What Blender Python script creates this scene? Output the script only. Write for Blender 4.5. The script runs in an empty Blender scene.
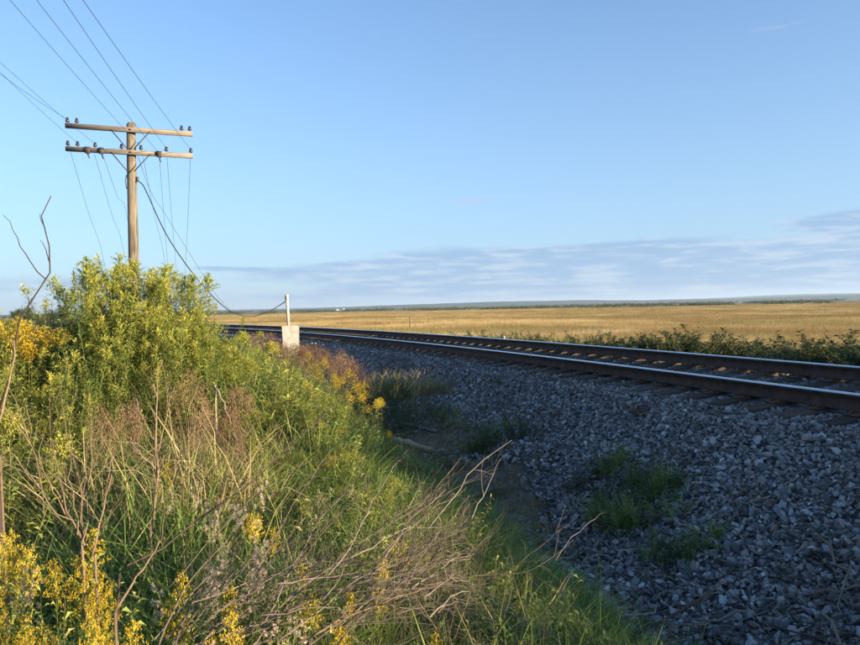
import bpy, math, random
import numpy as np
from mathutils import Vector, Matrix, noise as mnoise
random.seed(7); RNG = np.random.default_rng(7)
R = math.radians
SC = bpy.context.scene
COL = SC.collection
# ------------------------------------------------------------------ camera, sky, sun, exposure
HC = 1.01                                   # eye height above the near rail's running surface (z = 0)
FPX = 670.0
cd = bpy.data.cameras.new('camera'); cam = bpy.data.objects.new('camera', cd); COL.objects.link(cam)
cd.sensor_width = 36; cd.lens = 36*FPX/860; cd.clip_start = 0.05; cd.clip_end = 30000
cam.matrix_world = Matrix.Translation((0, 0, HC)) @ Matrix.Rotation(R(90-1.24), 4, 'X') @ Matrix.Rotation(R(-1.15), 4, 'Z')
SC.camera = cam
SUN_EL, SUN_BEAR = 7.7, 120.0               # bearing clockwise from the view direction
SC.view_settings.view_transform = 'Standard'; SC.view_settings.look = 'None'
SC.view_settings.gamma = 1; SC.view_settings.use_curve_mapping = False
SC.view_settings.exposure = 1.68
SC.cycles.max_bounces = 4; SC.cycles.diffuse_bounces = 2; SC.cycles.use_adaptive_sampling = True; SC.cycles.adaptive_threshold = .02; SC.cycles.transparent_max_bounces = 8
SC.cycles.volume_bounces = 0

class NT:                                    # tiny node-tree helper
    def __init__(s, nt): s.t = nt
    def n(s, typ, **kw):
        nd = s.t.nodes.new(typ)
        for k, v in kw.items(): setattr(nd, k, v)
        return nd
    def l(s, a, b): s.t.links.new(a, b)
    def put(s, sock, v):
        if isinstance(v, bpy.types.NodeSocket): s.l(v, sock)
        else: sock.default_value = v
    def m(s, op, a, b=0.0, c=0.0, clamp=False):
        nd = s.n('ShaderNodeMath', operation=op, use_clamp=clamp)
        for i, v in enumerate((a, b, c)): s.put(nd.inputs[i], v)
        return nd.outputs[0]
    def noise(s, vec, scale, detail=3, rough=.5, dim='3D'):
        nd = s.n('ShaderNodeTexNoise', noise_dimensions=dim)
        if vec is not None: s.l(vec, nd.inputs['Vector'])
        nd.inputs['Scale'].default_value = scale; nd.inputs['Detail'].default_value = detail
        nd.inputs['Roughness'].default_value = rough
        return nd.outputs['Fac']
    def mapr(s, v, a, b, c=0.0, d=1.0, smooth=False):
        nd = s.n('ShaderNodeMapRange'); nd.interpolation_type = 'SMOOTHSTEP' if smooth else 'LINEAR'
        s.put(nd.inputs[0], v)
        for i, x in enumerate((a, b, c, d)): s.put(nd.inputs[i+1], x)
        return nd.outputs[0]
    def ramp(s, f, stops):
        nd = s.n('ShaderNodeValToRGB'); s.l(f, nd.inputs[0]); e = nd.color_ramp.elements
        while len(e) < len(stops): e.new(.5)
        for el, (p, c) in zip(e, stops): el.position = p; el.color = (*c, 1)
        return nd.outputs[0]
    def mix(s, f, a, b, typ='MIX'):
        nd = s.n('ShaderNodeMix', data_type='RGBA', blend_type=typ)
        s.put(nd.inputs['Factor'], f)
        for k, v in ((6, a), (7, b)):
            if isinstance(v, tuple): v = (*v, 1)
            s.put(nd.inputs[k], v)
        return nd.outputs[2]
    def xyz(s, v):
        nd = s.n('ShaderNodeSeparateXYZ'); s.l(v, nd.inputs[0]); return nd.outputs
    def comb(s, x, y, z):
        nd = s.n('ShaderNodeCombineXYZ')
        for i, v in enumerate((x, y, z)): s.put(nd.inputs[i], v)
        return nd.outputs[0]

world = bpy.data.worlds.new('World'); SC.world = world; world.use_nodes = True
w = NT(world.node_tree); world.node_tree.nodes.clear()
sky = w.n('ShaderNodeTexSky', sky_type='NISHITA'); sky.sun_disc = False
sky.sun_elevation = R(SUN_EL); sky.sun_rotation = R(SUN_BEAR)
sky.air_density = 1.0; sky.dust_density = 0.0; sky.ozone_density = 1.5; sky.altitude = 0
tc = w.n('ShaderNodeTexCoord').outputs['Generated']
X, Y, Z = w.xyz(tc)
az = w.m('ARCTAN2', X, Y)                    # bearing in radians, 0 ahead
cv = w.comb(w.m('MULTIPLY', az, 5.0), w.m('MULTIPLY', Z, 42.0), 0.0)
cv2 = w.comb(w.m('MULTIPLY', az, 14.0), w.m('MULTIPLY', Z, 120.0), 3.0)
n1 = w.noise(cv, 1.0, 6, .58); n2 = w.noise(cv2, 1.0, 5, .6)
nn = w.m('ADD', w.m('MULTIPLY', n1, .72), w.m('MULTIPLY', n2, .28))
# long low bank of stratus: its top edge climbs from the left to the right and round the horizon
top = w.mapr(az, -.42, .10, .056, .090, True)
bank = w.m('MULTIPLY', w.mapr(Z, w.m('ADD', top, .012), w.m('SUBTRACT', top, .014), 0, 1, True), w.mapr(Z, .004, .03, .35, 1, True))
amt = w.mapr(az, -.36, .05, .36, 1.0, True)
m1 = w.mapr(w.m('ADD', nn, w.m('MULTIPLY', w.m('MULTIPLY', bank, amt), .40)), .60, .80, 0, 1, True)
def blob(a, z, ra, rz):
    da = w.m('DIVIDE', w.m('SUBTRACT', az, a), ra); dz = w.m('DIVIDE', w.m('SUBTRACT', Z, z), rz)
    return w.m('EXPONENT', w.m('MULTIPLY', w.m('ADD', w.m('MULTIPLY', da, da), w.m('MULTIPLY', dz, dz)), -1.0))
b = w.m('ADD', w.m('MULTIPLY', blob(.60, .094, .15, .018), 1.15), w.m('MULTIPLY', blob(.062, .156, .05, .006), .62))
b = w.m('ADD', b, w.m('MULTIPLY', blob(-.31, .062, .05, .006), .6))
b = w.m('ADD', b, w.m('MULTIPLY', blob(-.22, .059, .05, .006), .66))
b = w.m('ADD', b, blob(1.3, .17, .25, .03)); b = w.m('ADD', b, blob(-1.5, .15, .3, .03))
m2 = w.mapr(w.m('ADD', nn, w.m('MULTIPLY', b, .56)), .71, .88, 0, 1, True)
mask = w.m('MAXIMUM', m1, m2)
lit = w.m('MAXIMUM', w.mapr(w.m('ADD', n2, w.m('MULTIPLY', w.m('SUBTRACT', n1, .5), -.5)), .44, .66, 0, 1, True), w.mapr(Z, .12, .14, 0, .8))
veil = w.m('POWER', w.m('SUBTRACT', 1.0, w.m('ABSOLUTE', Z), clamp=True), 2.7)      # pale moist air low down, all round the horizon
skyc = w.mix(1.0, sky.outputs[0], (.64, .81, 1.10), 'MULTIPLY')
skyc = w.mix(w.m('MULTIPLY', veil, .90), skyc, (1.22, 1.84, 2.62))
CLOUD_SHADE, CLOUD_LIT = (.29, .46, .74), (.58, .68, .84)
SKY_STRENGTH = 0.103
cc = w.mix(lit, CLOUD_SHADE, CLOUD_LIT)
grey = w.n('ShaderNodeVectorMath', operation='SCALE'); w.l(cc, grey.inputs[0]); grey.inputs['Scale'].default_value = 3.1
final = w.mix(w.m('MULTIPLY', mask, .66), skyc, grey.outputs[0])
bg = w.n('ShaderNodeBackground'); w.l(final, bg.inputs[0]); bg.inputs[1].default_value = SKY_STRENGTH
wo = w.n('ShaderNodeOutputWorld'); w.l(bg.outputs[0], wo.inputs[0])

sl = bpy.data.lights.new('sun', 'SUN'); so = bpy.data.objects.new('sun', sl); COL.objects.link(so)
sl.energy = 5.0; sl.angle = R(.5); sl.color = (1.0, .82, .58)
sdir = Vector((math.sin(R(SUN_BEAR))*math.cos(R(SUN_EL)), math.cos(R(SUN_BEAR))*math.cos(R(SUN_EL)), math.sin(R(SUN_EL))))
so.rotation_euler = sdir.to_track_quat('Z', 'Y').to_euler(); so.location = (30, -17, 20)

CAMI = cam.matrix_world.copy()
def at(px, py, depth):
    """world point on the ray of pixel (px, py) of the 860x645 photograph at the given camera depth"""
    return CAMI @ Vector(((px-430)/FPX*depth, -(py-322.5)/FPX*depth, -depth))
def project(P):                              # arrays of world points -> pixel coordinates
    M = np.array(CAMI.inverted()); q = P @ M[:3, :3].T + M[:3, 3]
    d = -q[:, 2]; d = np.where(d < .05, .05, d)
    return 430+q[:, 0]/d*FPX, 322.5-q[:, 1]/d*FPX, -q[:, 2]

# ------------------------------------------------------------------ object helpers
def link(o, parent=None):
    COL.objects.link(o)
    if parent is not None: o.parent = parent
    return o
def tag(o, label=None, cat=None, group=None, kind=None):
    for k, v in (('label', label), ('category', cat), ('group', group), ('kind', kind)):
        if v: o[k] = v
    return o
def empty(name, label, cat, loc=(0, 0, 0), rot=(0, 0, 0), group=None):
    o = bpy.data.objects.new(name, None); o.location = loc; o.rotation_euler = rot; o.empty_display_size = .1
    return tag(link(o), label, cat, group)
def mobj(name, mesh, parent=None, loc=None, rot=None):
    o = link(bpy.data.objects.new(name, mesh), parent)
    if loc is not None: o.location = loc
    if rot is not None: o.rotation_euler = rot
    return o

class G:
    """triangle soup with a per-vertex value 'v' and material index"""
    def __init__(s): s.V, s.T, s.M, s.A, s.n = [], [], [], [], 0
    def add(s, V, T, val=.5, mat=0):
        V = np.asarray(V, float).reshape(-1, 3); T = np.asarray(T, int).reshape(-1, 3)
        s.V.append(V); s.T.append(T+s.n); s.M.append(np.full(len(T), mat)); s.n += len(V)
        s.A.append(np.broadcast_to(np.asarray(val, float), (len(V),)).copy()); return s
    def tube(s, P, rad, k=4, val=.5, mat=0, cap=True):
        P = np.asarray(P, float); n = len(P); rad = np.broadcast_to(np.asarray(rad, float), (n,))
        t = np.gradient(P, axis=0); t /= np.linalg.norm(t, axis=1)[:, None]+1e-9
        ref = np.array([0, 0, 1.]) if abs(t[:, 2]).mean() < .8 else np.array([1., 0, 0])
        a = np.cross(t, ref); a /= np.linalg.norm(a, axis=1)[:, None]+1e-9; b = np.cross(t, a)
        an = np.arange(k)*2*math.pi/k
        ring = P[:, None]+rad[:, None, None]*(a[:, None]*np.cos(an)[None, :, None]+b[:, None]*np.sin(an)[None, :, None])
        V = ring.reshape(-1, 3); T = []
        for i in range(n-1):
            for j in range(k):
                q, r_ = i*k+j, i*k+(j+1) % k
                T += [(q, r_, r_+k), (q, r_+k, q+k)]
        if cap:
            T += [(0, j+1, j) for j in range(1, k-1)]; o = (n-1)*k
            T += [(o, o+j, o+j+1) for j in range(1, k-1)]
        s.add(V, T, val, mat); return s
    def leaves(s, P, D, L, W, droop=.25, val=None, mat=0, fold=.18):
        P = np.asarray(P, float); n = len(P)
        if n == 0: return s
        D = D/(np.linalg.norm(D, axis=1)[:, None]+1e-9)
        S = np.cross(D, np.array([0, 0, 1.])); S += RNG.normal(0, .25, S.shape)*1.0
        S /= np.linalg.norm(S, axis=1)[:, None]+1e-9
        N = np.cross(S, D); L = np.broadcast_to(L, (n,))[:, None]; W = np.broadcast_to(W, (n,))[:, None]
        mid = P+D*L*.5; tip = P+D*L-np.array([0, 0, 1.])*L*droop
        l = mid-S*W*.5+N*W*fold; r_ = mid+S*W*.5+N*W*fold
        V = np.stack([P, r_, mid, l, tip], 1).reshape(-1, 3)
        T = (np.arange(n)[:, None, None]*5+np.array([[0, 1, 2], [0, 2, 3], [2, 1, 4], [2, 4, 3]])[None]).reshape(-1, 3)
        v = RNG.random(n) if val is None else np.broadcast_to(val, (n,))
        s.add(V, T, np.repeat(v, 5), mat); return s
    def blades(s, P, az_, H, W, lean, curl, val=None, mat=0, seg=3):
        """grass blades: arrays of base points, headings, lengths, widths, lean angles, curl"""
        n = len(P); d = np.stack([np.cos(az_), np.sin(az_), 0*az_], 1); side = np.stack([-np.sin(az_), np.cos(az_), 0*az_], 1)
        pts = []; p = np.array(P, float); ang = lean.copy()
        for i in range(seg+1):
            pts.append(p.copy())
            p = p+(d*np.sin(ang)[:, None]+np.array([0, 0, 1.])*np.cos(ang)[:, None])*(H/seg)[:, None]; ang = ang+curl/seg
        rows = []
        for i in range(seg):
            ww = (W*(1-.25*i/seg*1.6))[:, None]*.5
            rows += [pts[i]-side*ww, pts[i]+side*ww]
        rows.append(pts[seg]); V = np.stack(rows, 1); m = V.shape[1]; T = []
        for i in range(seg-1):
            q = 2*i; T += [(q, q+1, q+3), (q, q+3, q+2)]
        q = 2*(seg-1); T.append((q, q+1, q+2))
        T = (np.arange(n)[:, None, None]*m+np.array(T)[None]).reshape(-1, 3)
        v = RNG.random(n) if val is None else np.broadcast_to(val, (n,))
        s.add(V.reshape(-1, 3), T, np.repeat(v, m), mat); return s
    def box(s, c, sz, rot=None, val=.5, mat=0, jit=0):
        c = np.asarray(c, float); h = np.asarray(sz, float)/2
        V = np.array([(x, y, z) for x in (-1, 1) for y in (-1, 1) for z in (-1, 1)])*h
        if jit: V = V+RNG.normal(0, jit, V.shape)
        if rot is not None: V = V @ np.array(rot).T
        F = [(0, 1, 3, 2), (4, 6, 7, 5), (0, 4, 5, 1), (2, 3, 7, 6), (0, 2, 6, 4), (1, 5, 7, 3)]
        T = [t for f in F for t in ((f[0], f[1], f[2]), (f[0], f[2], f[3]))]
        s.add(V+c, T, val, mat); return s
    def lathe(s, prof, k=10, c=(0, 0, 0), val=.5, mat=0):
        prof = np.array(prof, float); an = np.arange(k)*2*math.pi/k; n = len(prof)
        V = np.stack([prof[:, 0][:, None]*np.cos(an), prof[:, 0][:, None]*np.sin(an), np.repeat(prof[:, 1][:, None], k, 1)], 2).reshape(-1, 3)
        T = []
        for i in range(n-1):
            for j in range(k):
                q, r_ = i*k+j, i*k+(j+1) % k; T += [(q, r_, r_+k), (q, r_+k, q+k)]
        s.add(V+np.array(c), T, val, mat); return s
    def mesh(s, name, mats, smooth=False):
        me = bpy.data.meshes.new(name); V = np.concatenate(s.V); T = np.concatenate(s.T); M = np.concatenate(s.M)
        me.vertices.add(len(V)); me.vertices.foreach_set('co', V.astype(np.float32).ravel())
        me.loops.add(len(T)*3); me.loops.foreach_set('vertex_index', T.astype(np.int32).ravel())
        me.polygons.add(len(T)); me.polygons.foreach_set('loop_start', (np.arange(len(T))*3).astype(np.int32))
        me.polygons.foreach_set('material_index', M.astype(np.int32))
        if smooth: me.polygons.foreach_set('use_smooth', np.ones(len(T), bool))
        a = me.attributes.new('v', 'FLOAT', 'POINT'); a.data.foreach_set('value', np.concatenate(s.A).astype(np.float32))
        for m_ in (mats if isinstance(mats, (list, tuple)) else [mats]): me.materials.append(m_)
        me.update(calc_edges=True); me.validate(); return me

# ------------------------------------------------------------------ materials
def material(name):
    m_ = bpy.data.materials.new(name); m_.use_nodes = True; m_.node_tree.nodes.clear(); k = NT(m_.node_tree)
    return m_, k, k.n('ShaderNodeOutputMaterial').inputs['Surface']
def principled(k, out, col, rough=.8, spec=.3, metal=0.0, bump=None, bstr=.4, bdist=.01):
    p = k.n('ShaderNodeBsdfPrincipled')
    if isinstance(col, tuple): col = (*col, 1)
    k.put(p.inputs['Base Color'], col); k.put(p.inputs['Roughness'], rough)
    k.put(p.inputs['Specular IOR Level'], spec); k.put(p.inputs['Metallic'], metal)
    if bump is not None:
        b_ = k.n('ShaderNodeBump'); b_.inputs['Strength'].default_value = bstr; b_.inputs['Distance'].default_value = bdist
        k.l(bump, b_.inputs['Height']); k.l(b_.outputs[0], p.inputs['Normal'])
    k.l(p.outputs[0], out); return p
def leafmat(name, stops, trans=.30, rough=.6, obj=.55):
    """plant tissue: colour differs leaf by leaf and plant by plant"""
    m_, k, out = material(name)
    a = k.n('ShaderNodeAttribute', attribute_name='v').outputs['Fac']; oi = k.n('ShaderNodeObjectInfo').outputs['Random']
    f = k.m('ADD', k.m('MULTIPLY', a, 1-obj), k.m('MULTIPLY', oi, obj))
    c = k.ramp(f, stops)
    d = k.n('ShaderNodeBsdfPrincipled'); k.l(c, d.inputs['Base Color']); d.inputs['Roughness'].default_value = rough
    d.inputs['Specular IOR Level'].default_value = .25
    t = k.n('ShaderNodeBsdfTranslucent'); k.l(c, t.inputs[0])
    x = k.n('ShaderNodeMixShader'); x.inputs[0].default_value = trans
    k.l(d.outputs[0], x.inputs[1]); k.l(t.outputs[0], x.inputs[2]); k.l(x.outputs[0], out); return m_
M = {}
M['goldleaf'] = leafmat('goldenrod_leaf', [(0, (.05, .085, .02)), (.35, (.14, .20, .035)), (.7, (.38, .40, .07)), (1, (.62, .54, .11))])
M['weedleaf'] = leafmat('weed_leaf', [(0, (.03, .06, .015)), (.25, (.09, .15, .03)), (.6, (.22, .28, .06)), (.85, (.40, .42, .10)), (1, (.50, .40, .14))])
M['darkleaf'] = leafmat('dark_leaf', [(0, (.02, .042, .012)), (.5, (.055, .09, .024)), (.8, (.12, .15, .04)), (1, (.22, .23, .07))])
M['floret'] = leafmat('yellow_floret', [(0, (.32, .22, .02)), (.5, (.60, .40, .025)), (1, (.74, .56, .06))], .25)
M['orange'] = leafmat('orange_floret', [(0, (.34, .24, .02)), (.5, (.64, .44, .025)), (1, (.76, .60, .06))], .25)
M['plume'] = leafmat('green_gold_plume', [(0, (.14, .17, .03)), (.5, (.30, .30, .05)), (1, (.50, .42, .07))], .25)
M['fluff'] = leafmat('seed_fluff', [(0, (.44, .31, .20)), (.5, (.62, .48, .35)), (1, (.74, .63, .50))], .35, .9)
M['rust'] = leafmat('rust_seed', [(0, (.09, .05, .032)), (.5, (.19, .105, .06)), (1, (.36, .24, .15))], .15, .9)
M['grass'] = leafmat('green_grass', [(0, (.03, .07, .015)), (.35, (.10, .18, .03)), (.7, (.30, .37, .08)), (1, (.50, .46, .20))], .35)
M['straw'] = leafmat('straw_grass', [(0, (.12, .14, .04)), (.4, (.30, .24, .10)), (1, (.55, .42, .22))], .3, .7)
M['marsh'] = None
def stemmat(name, stops, rough=.85):
    m_, k, out = material(name)
    oi = k.n('ShaderNodeObjectInfo').outputs['Random']; g = k.n('ShaderNodeNewGeometry')
    n_ = k.noise(g.outputs['Position'], 60, 3); a = k.n('ShaderNodeAttribute', attribute_name='v').outputs['Fac']
    f = k.m('ADD', k.m('MULTIPLY', n_, .5), k.m('ADD', k.m('MULTIPLY', oi, .25), k.m('MULTIPLY', a, .25)))
    principled(k, out, k.ramp(f, stops), rough, .2, bump=k.noise(g.outputs['Position'], 220, 3), bstr=.5, bdist=.002); return m_
M['stem'] = stemmat('green_stem', [(.2, (.06, .08, .02)), (.8, (.18, .16, .06))])
M['drystem'] = stemmat('dry_brown_stem', [(.2, (.07, .045, .03)), (.5, (.16, .11, .07)), (.8, (.32, .24, .16))])
M['greybranch'] = stemmat('grey_dead_branch', [(.2, (.035, .027, .022)), (.5, (.10, .075, .058)), (.8, (.24, .19, .15))])
M['darkbark'] = stemmat('dark_bark', [(.2, (.025, .018, .014)), (.8, (.09, .065, .05))])
M['paleroot'] = stemmat('bare_pale_wood', [(.2, (.16, .13, .095)), (.8, (.34, .29, .22))])

def marshmat(name, grassy):
    """salt-marsh colours: gold, straw, russet and olive patches"""
    m_, k, out = material(name)
    pos = k.n('ShaderNodeObjectInfo').outputs['Location'] if grassy else k.n('ShaderNodeNewGeometry').outputs['Position']
    x, y, z = k.xyz(pos)
    big = k.noise(k.comb(k.m('MULTIPLY', x, .014), k.m('MULTIPLY', y, .018), 0.0), 1.0, 3, .55)
    mid = k.noise(k.comb(k.m('MULTIPLY', x, .07), k.m('MULTIPLY', y, .10), 5.0), 1.0, 4, .6)
    f = k.m('ADD', k.m('MULTIPLY', big, .55), k.m('MULTIPLY', mid, .45))
    f = k.mapr(f, .45, .56)
    c = k.ramp(f, [(0, (.13, .13, .04)), (.22, (.20, .12, .05)), (.38, (.40, .27, .10)), (.5, (.54, .41, .20)), (.62, (.30, .17, .07)), (.78, (.48, .35, .15)), (.9, (.22, .22, .07)), (1, (.54, .42, .22))])
    pa = k.noise(k.comb(k.m('MULTIPLY', x, .022), k.m('MULTIPLY', y, .030), 21.0), 1.0, 4, .6); pb2 = k.noise(k.comb(k.m('MULTIPLY', x, .05), k.m('MULTIPLY', y, .06), 33.0), 1.0, 4, .6)
    c = k.mix(k.m('MULTIPLY', k.mapr(pa, .50, .56), .75), c, (.20, .135, .06)); c = k.mix(k.m('MULTIPLY', k.mapr(pb2, .54, .60), .7), c, (.17, .18, .065)); c = k.mix(k.m('MULTIPLY', k.mapr(pb2, .46, .41), .6), c, (.60, .48, .27))
    if grassy:
        a = k.n('ShaderNodeAttribute', attribute_name='v').outputs['Fac']; oi = k.n('ShaderNodeObjectInfo').outputs['Random']
        c = k.mix(k.m('MULTIPLY', k.m('ADD', a, oi), .25), c, (.55, .40, .19))
        near = k.mapr(k.n('ShaderNodeVectorMath', operation='LENGTH').outputs['Value'], 0, 1)
        d = k.n('ShaderNodeBsdfDiffuse'); k.l(c, d.inputs[0]); t = k.n('ShaderNodeBsdfTranslucent'); k.l(c, t.inputs[0])
        s_ = k.n('ShaderNodeMixShader'); s_.inputs[0].default_value = .3; k.l(d.outputs[0], s_.inputs[1]); k.l(t.outputs[0], s_.inputs[2]); k.l(s_.outputs[0], out)
    else:
        fine = k.noise(k.comb(k.m('MULTIPLY', x, 1.2), k.m('MULTIPLY', y, 1.6), 0.0), 1.0, 5, .7)
        c = k.mix(k.mapr(fine, .35, .65), k.mix(.45, c, (.10, .08, .03)), c)
        principled(k, out, c, .95, .1, bump=fine, bstr=.9, bdist=.6)
    return m_
M['marsh'] = marshmat('marsh_grass', True)

# ground sheet: bank soil near the camera, marsh far out
def groundmat():
    m_, k, out = material('ground_soil_and_marsh')
    g = k.n('ShaderNodeNewGeometry').outputs['Position']; x, y, z = k.xyz(g)
    n_ = k.noise(g, 3.0, 6, .65); f_ = k.noise(g, 45.0, 4, .7)
    soil = k.ramp(k.m('ADD', k.m('MULTIPLY', n_, .6), k.m('MULTIPLY', f_, .4)),
                  [(.3, (.045, .036, .026)), (.48, (.12, .095, .068)), (.6, (.21, .17, .125)), (.72, (.32, .265, .20))])
    big = k.noise(k.comb(k.m('MULTIPLY', x, .014), k.m('MULTIPLY', y, .018), 0.0), 1.0, 3, .55)
    mid = k.noise(k.comb(k.m('MULTIPLY', x, .07), k.m('MULTIPLY', y, .10), 5.0), 1.0, 4, .6)
    far_ = k.noise(k.comb(k.m('MULTIPLY', x, .004), k.m('MULTIPLY', y, .03), 9.0), 1.0, 4, .6)
    f = k.mapr(k.m('ADD', k.m('ADD', k.m('MULTIPLY', big, .35), k.m('MULTIPLY', mid, .30)), k.m('MULTIPLY', far_, .35)), .45, .56)
    c = k.ramp(f, [(0, (.12, .12, .038)), (.22, (.17, .105, .045)), (.38, (.36, .24, .09)), (.5, (.50, .38, .19)), (.62, (.26, .15, .06)), (.78, (.44, .32, .14)), (.9, (.20, .20, .065)), (1, (.50, .39, .20))])
    pa = k.noise(k.comb(k.m('MULTIPLY', x, .022), k.m('MULTIPLY', y, .030), 21.0), 1.0, 4, .6); pb2 = k.noise(k.comb(k.m('MULTIPLY', x, .05), k.m('MULTIPLY', y, .06), 33.0), 1.0, 4, .6)
    c = k.mix(k.m('MULTIPLY', k.mapr(pa, .50, .56), .75), c, (.20, .135, .06)); c = k.mix(k.m('MULTIPLY', k.mapr(pb2, .54, .60), .7), c, (.17, .18, .065)); c = k.mix(k.m('MULTIPLY', k.mapr(pb2, .46, .41), .6), c, (.60, .48, .27))
    fine = k.noise(k.comb(k.m('MULTIPLY', x, 1.2), k.m('MULTIPLY', y, 1.6), 0.0), 1.0, 5, .7)
    c = k.mix(k.mapr(fine, .35, .65), k.mix(.4, c, (.10, .08, .03)), c)
    zone = k.n('ShaderNodeAttribute', attribute_name='zone').outputs['Fac']
    principled(k, out, k.mix(zone, soil, c), .95, .1, bump=k.m('ADD', f_, k.m('MULTIPLY', fine, zone)), bstr=.7, bdist=.03)
    return m_
M['ground'] = groundmat()

def ballastmat():
    m_, k, out = material('ballast_gravel')
    g = k.n('ShaderNodeNewGeometry').outputs['Position']
    v = k.n('ShaderNodeTexVoronoi'); k.l(g, v.inputs['Vector']); v.inputs['Scale'].default_value = 20
    sep = k.n('ShaderNodeSeparateColor'); k.l(v.outputs['Color'], sep.inputs[0])
    c = k.ramp(sep.outputs[0], [(0, (.05, .048, .046)), (.4, (.15, .145, .14)), (.8, (.27, .26, .25)), (1, (.44, .43, .41))])
    c = k.mix(k.mapr(v.outputs['Distance'], .35, .75), c, (.02, .018, .016))
    dirt = k.mapr(k.noise(g, .9, 6, .7), .52, .66)
    gz_ = k.xyz(g)[2]; c = k.mix(k.mapr(gz_, -.42, -.16, 0, .45), c, (.11, .07, .048))
    c = k.mix(k.m('MULTIPLY', dirt, .7), c, (.085, .06, .04))
    inv = k.m('SUBTRACT', 1.0, v.outputs['Distance'])
    principled(k, out, c, .75, .35, bump=inv, bstr=1.0, bdist=.03); return m_
M['ballast'] = ballastmat()
def stonemat():
    m_, k, out = material('crushed_stone')
    oi = k.n('ShaderNodeObjectInfo').outputs['Random']; g = k.n('ShaderNodeNewGeometry').outputs['Position']
    c = k.ramp(oi, [(0, (.06, .057, .055)), (.28, (.18, .175, .17)), (.6, (.34, .33, .315)), (.82, (.52, .51, .49)), (.87, (.24, .165, .12)), (.955, (.44, .36, .30)), (.98, (.72, .72, .70))])
    c = k.mix(k.mapr(k.noise(g, 55, 4, .7), .35, .7), k.mix(.45, c, (.04, .038, .036)), c)
    dirt = k.mapr(k.noise(g, .9, 6, .7), .52, .66)
    gz_ = k.xyz(g)[2]; c = k.mix(k.mapr(gz_, -.42, -.16, 0, .45), c, (.12, .075, .05))
    c = k.mix(k.m('MULTIPLY', dirt, .62), c, (.085, .06, .04))
    principled(k, out, c, k.mapr(oi, 0, 1, .7, .38), .5, bump=k.noise(g, 160, 3, .7), bstr=.5, bdist=.004); return m_
M['stone'] = stonemat()
def woodmat(name, stops, along='X', scale=1.0):
    m_, k, out = material(name)
    o = k.n('ShaderNodeTexCoord').outputs['Object']; x, y, z = k.xyz(o)
    lo, hi = 1.2*scale, 30*scale
    v = k.comb(k.m('MULTIPLY', x, lo if along == 'X' else hi), k.m('MULTIPLY', y, hi), k.m('MULTIPLY', z, lo if along == 'Z' else hi))
    n_ = k.noise(v, 1.0, 6, .7); big = k.noise(o, 2.0, 3)
    oi = k.n('ShaderNodeObjectInfo').outputs['Random']
    f = k.m('ADD', k.m('MULTIPLY', n_, .7), k.m('ADD', k.m('MULTIPLY', big, .15), k.m('MULTIPLY', oi, .15)))
    c = k.ramp(f, stops)
    principled(k, out, c, .85, .2, bump=n_, bstr=.8, bdist=.006); return m_
M['pole'] = woodmat('weathered_pole_wood', [(.40, (.035, .028, .02)), (.48, (.13, .107, .078)), (.64, (.27, .23, .175))], 'Z')
M['arm'] = woodmat('weathered_arm_wood', [(.38, (.035, .027, .022)), (.5, (.13, .107, .085)), (.66, (.25, .215, .17))])
M['tie'] = woodmat('creosoted_tie', [(.3, (.03, .022, .017)), (.5, (.065, .047, .034)), (.7, (.13, .096, .07))])
M['log'] = woodmat('barkless_log', [(.3, (.30, .22, .13)), (.5, (.50, .38, .23)), (.7, (.62, .50, .33))])
M['greylog'] = woodmat('grey_driftwood', [(.3, (.10, .085, .07)), (.5, (.22, .19, .16)), (.7, (.38, .34, .29))])
def plain(name, c1, c2, rough, spec=.3, metal=0., sc=12, bd=.003):
    m_, k, out = material(name); g = k.n('ShaderNodeTexCoord').outputs['Object']; n_ = k.noise(g, sc, 6, .65)
    principled(k, out, k.ramp(n_, [(.35, c1), (.65, c2)]), rough, spec, metal, bump=k.noise(g, sc*8, 4, .7), bstr=.5, bdist=bd); return m_
M['concrete'] = plain('old_concrete', (.24, .22, .185), (.40, .37, .32), .9, .2, 0, 5, .006)
M['railside'] = plain('rusty_rail_side', (.035, .022, .017), (.085, .048, .034), .85, .3, 0, 9, .002)
M['railtop'] = plain('polished_rail_head', (.50, .51, .53), (.66, .67, .68), .27, .5, 1.0, 3, .0004)
M['plate'] = plain('rusty_plate', (.06, .035, .025), (.15, .085, .055), .8, .3, .3, 15)
M['glass'] = plain('dark_insulator_glass', (.02, .022, .02), (.05, .05, .045), .3, .6, 0, 10, .0005)
M['porcelain'] = plain('pale_insulator', (.45, .44, .40), (.55, .54, .50), .3, .5, 0, 10, .0005)
M['iron'] = plain('dark_iron', (.05, .045, .04), (.10, .085, .07), .7, .4, .5, 20, .001)
M['wire'] = plain('dull_wire', (.05, .05, .055), (.08, .08, .085), .6, .4, .3, 20, .0005)
M['cable'] = plain('black_cable', (.012, .012, .013), (.025, .025, .027), .6, .4, 0, 20, .0005)
M['stake'] = plain('pale_stake', (.34, .32, .28), (.48, .45, .40), .8, .3, 0, 10, .002)
M['white'] = plain('white_paint', (.72, .72, .70), (.80, .80, .78), .6)
M['hill'] = plain('wooded_hill', (.030, .05, .026), (.07, .09, .045), 1.0, .05, 0, .004, .5)
M['treefar'] = leafmat('far_tree_foliage', [(0, (.025, .045, .018)), (.5, (.05, .07, .025)), (1, (.10, .11, .04))], .1, .9)

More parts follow.
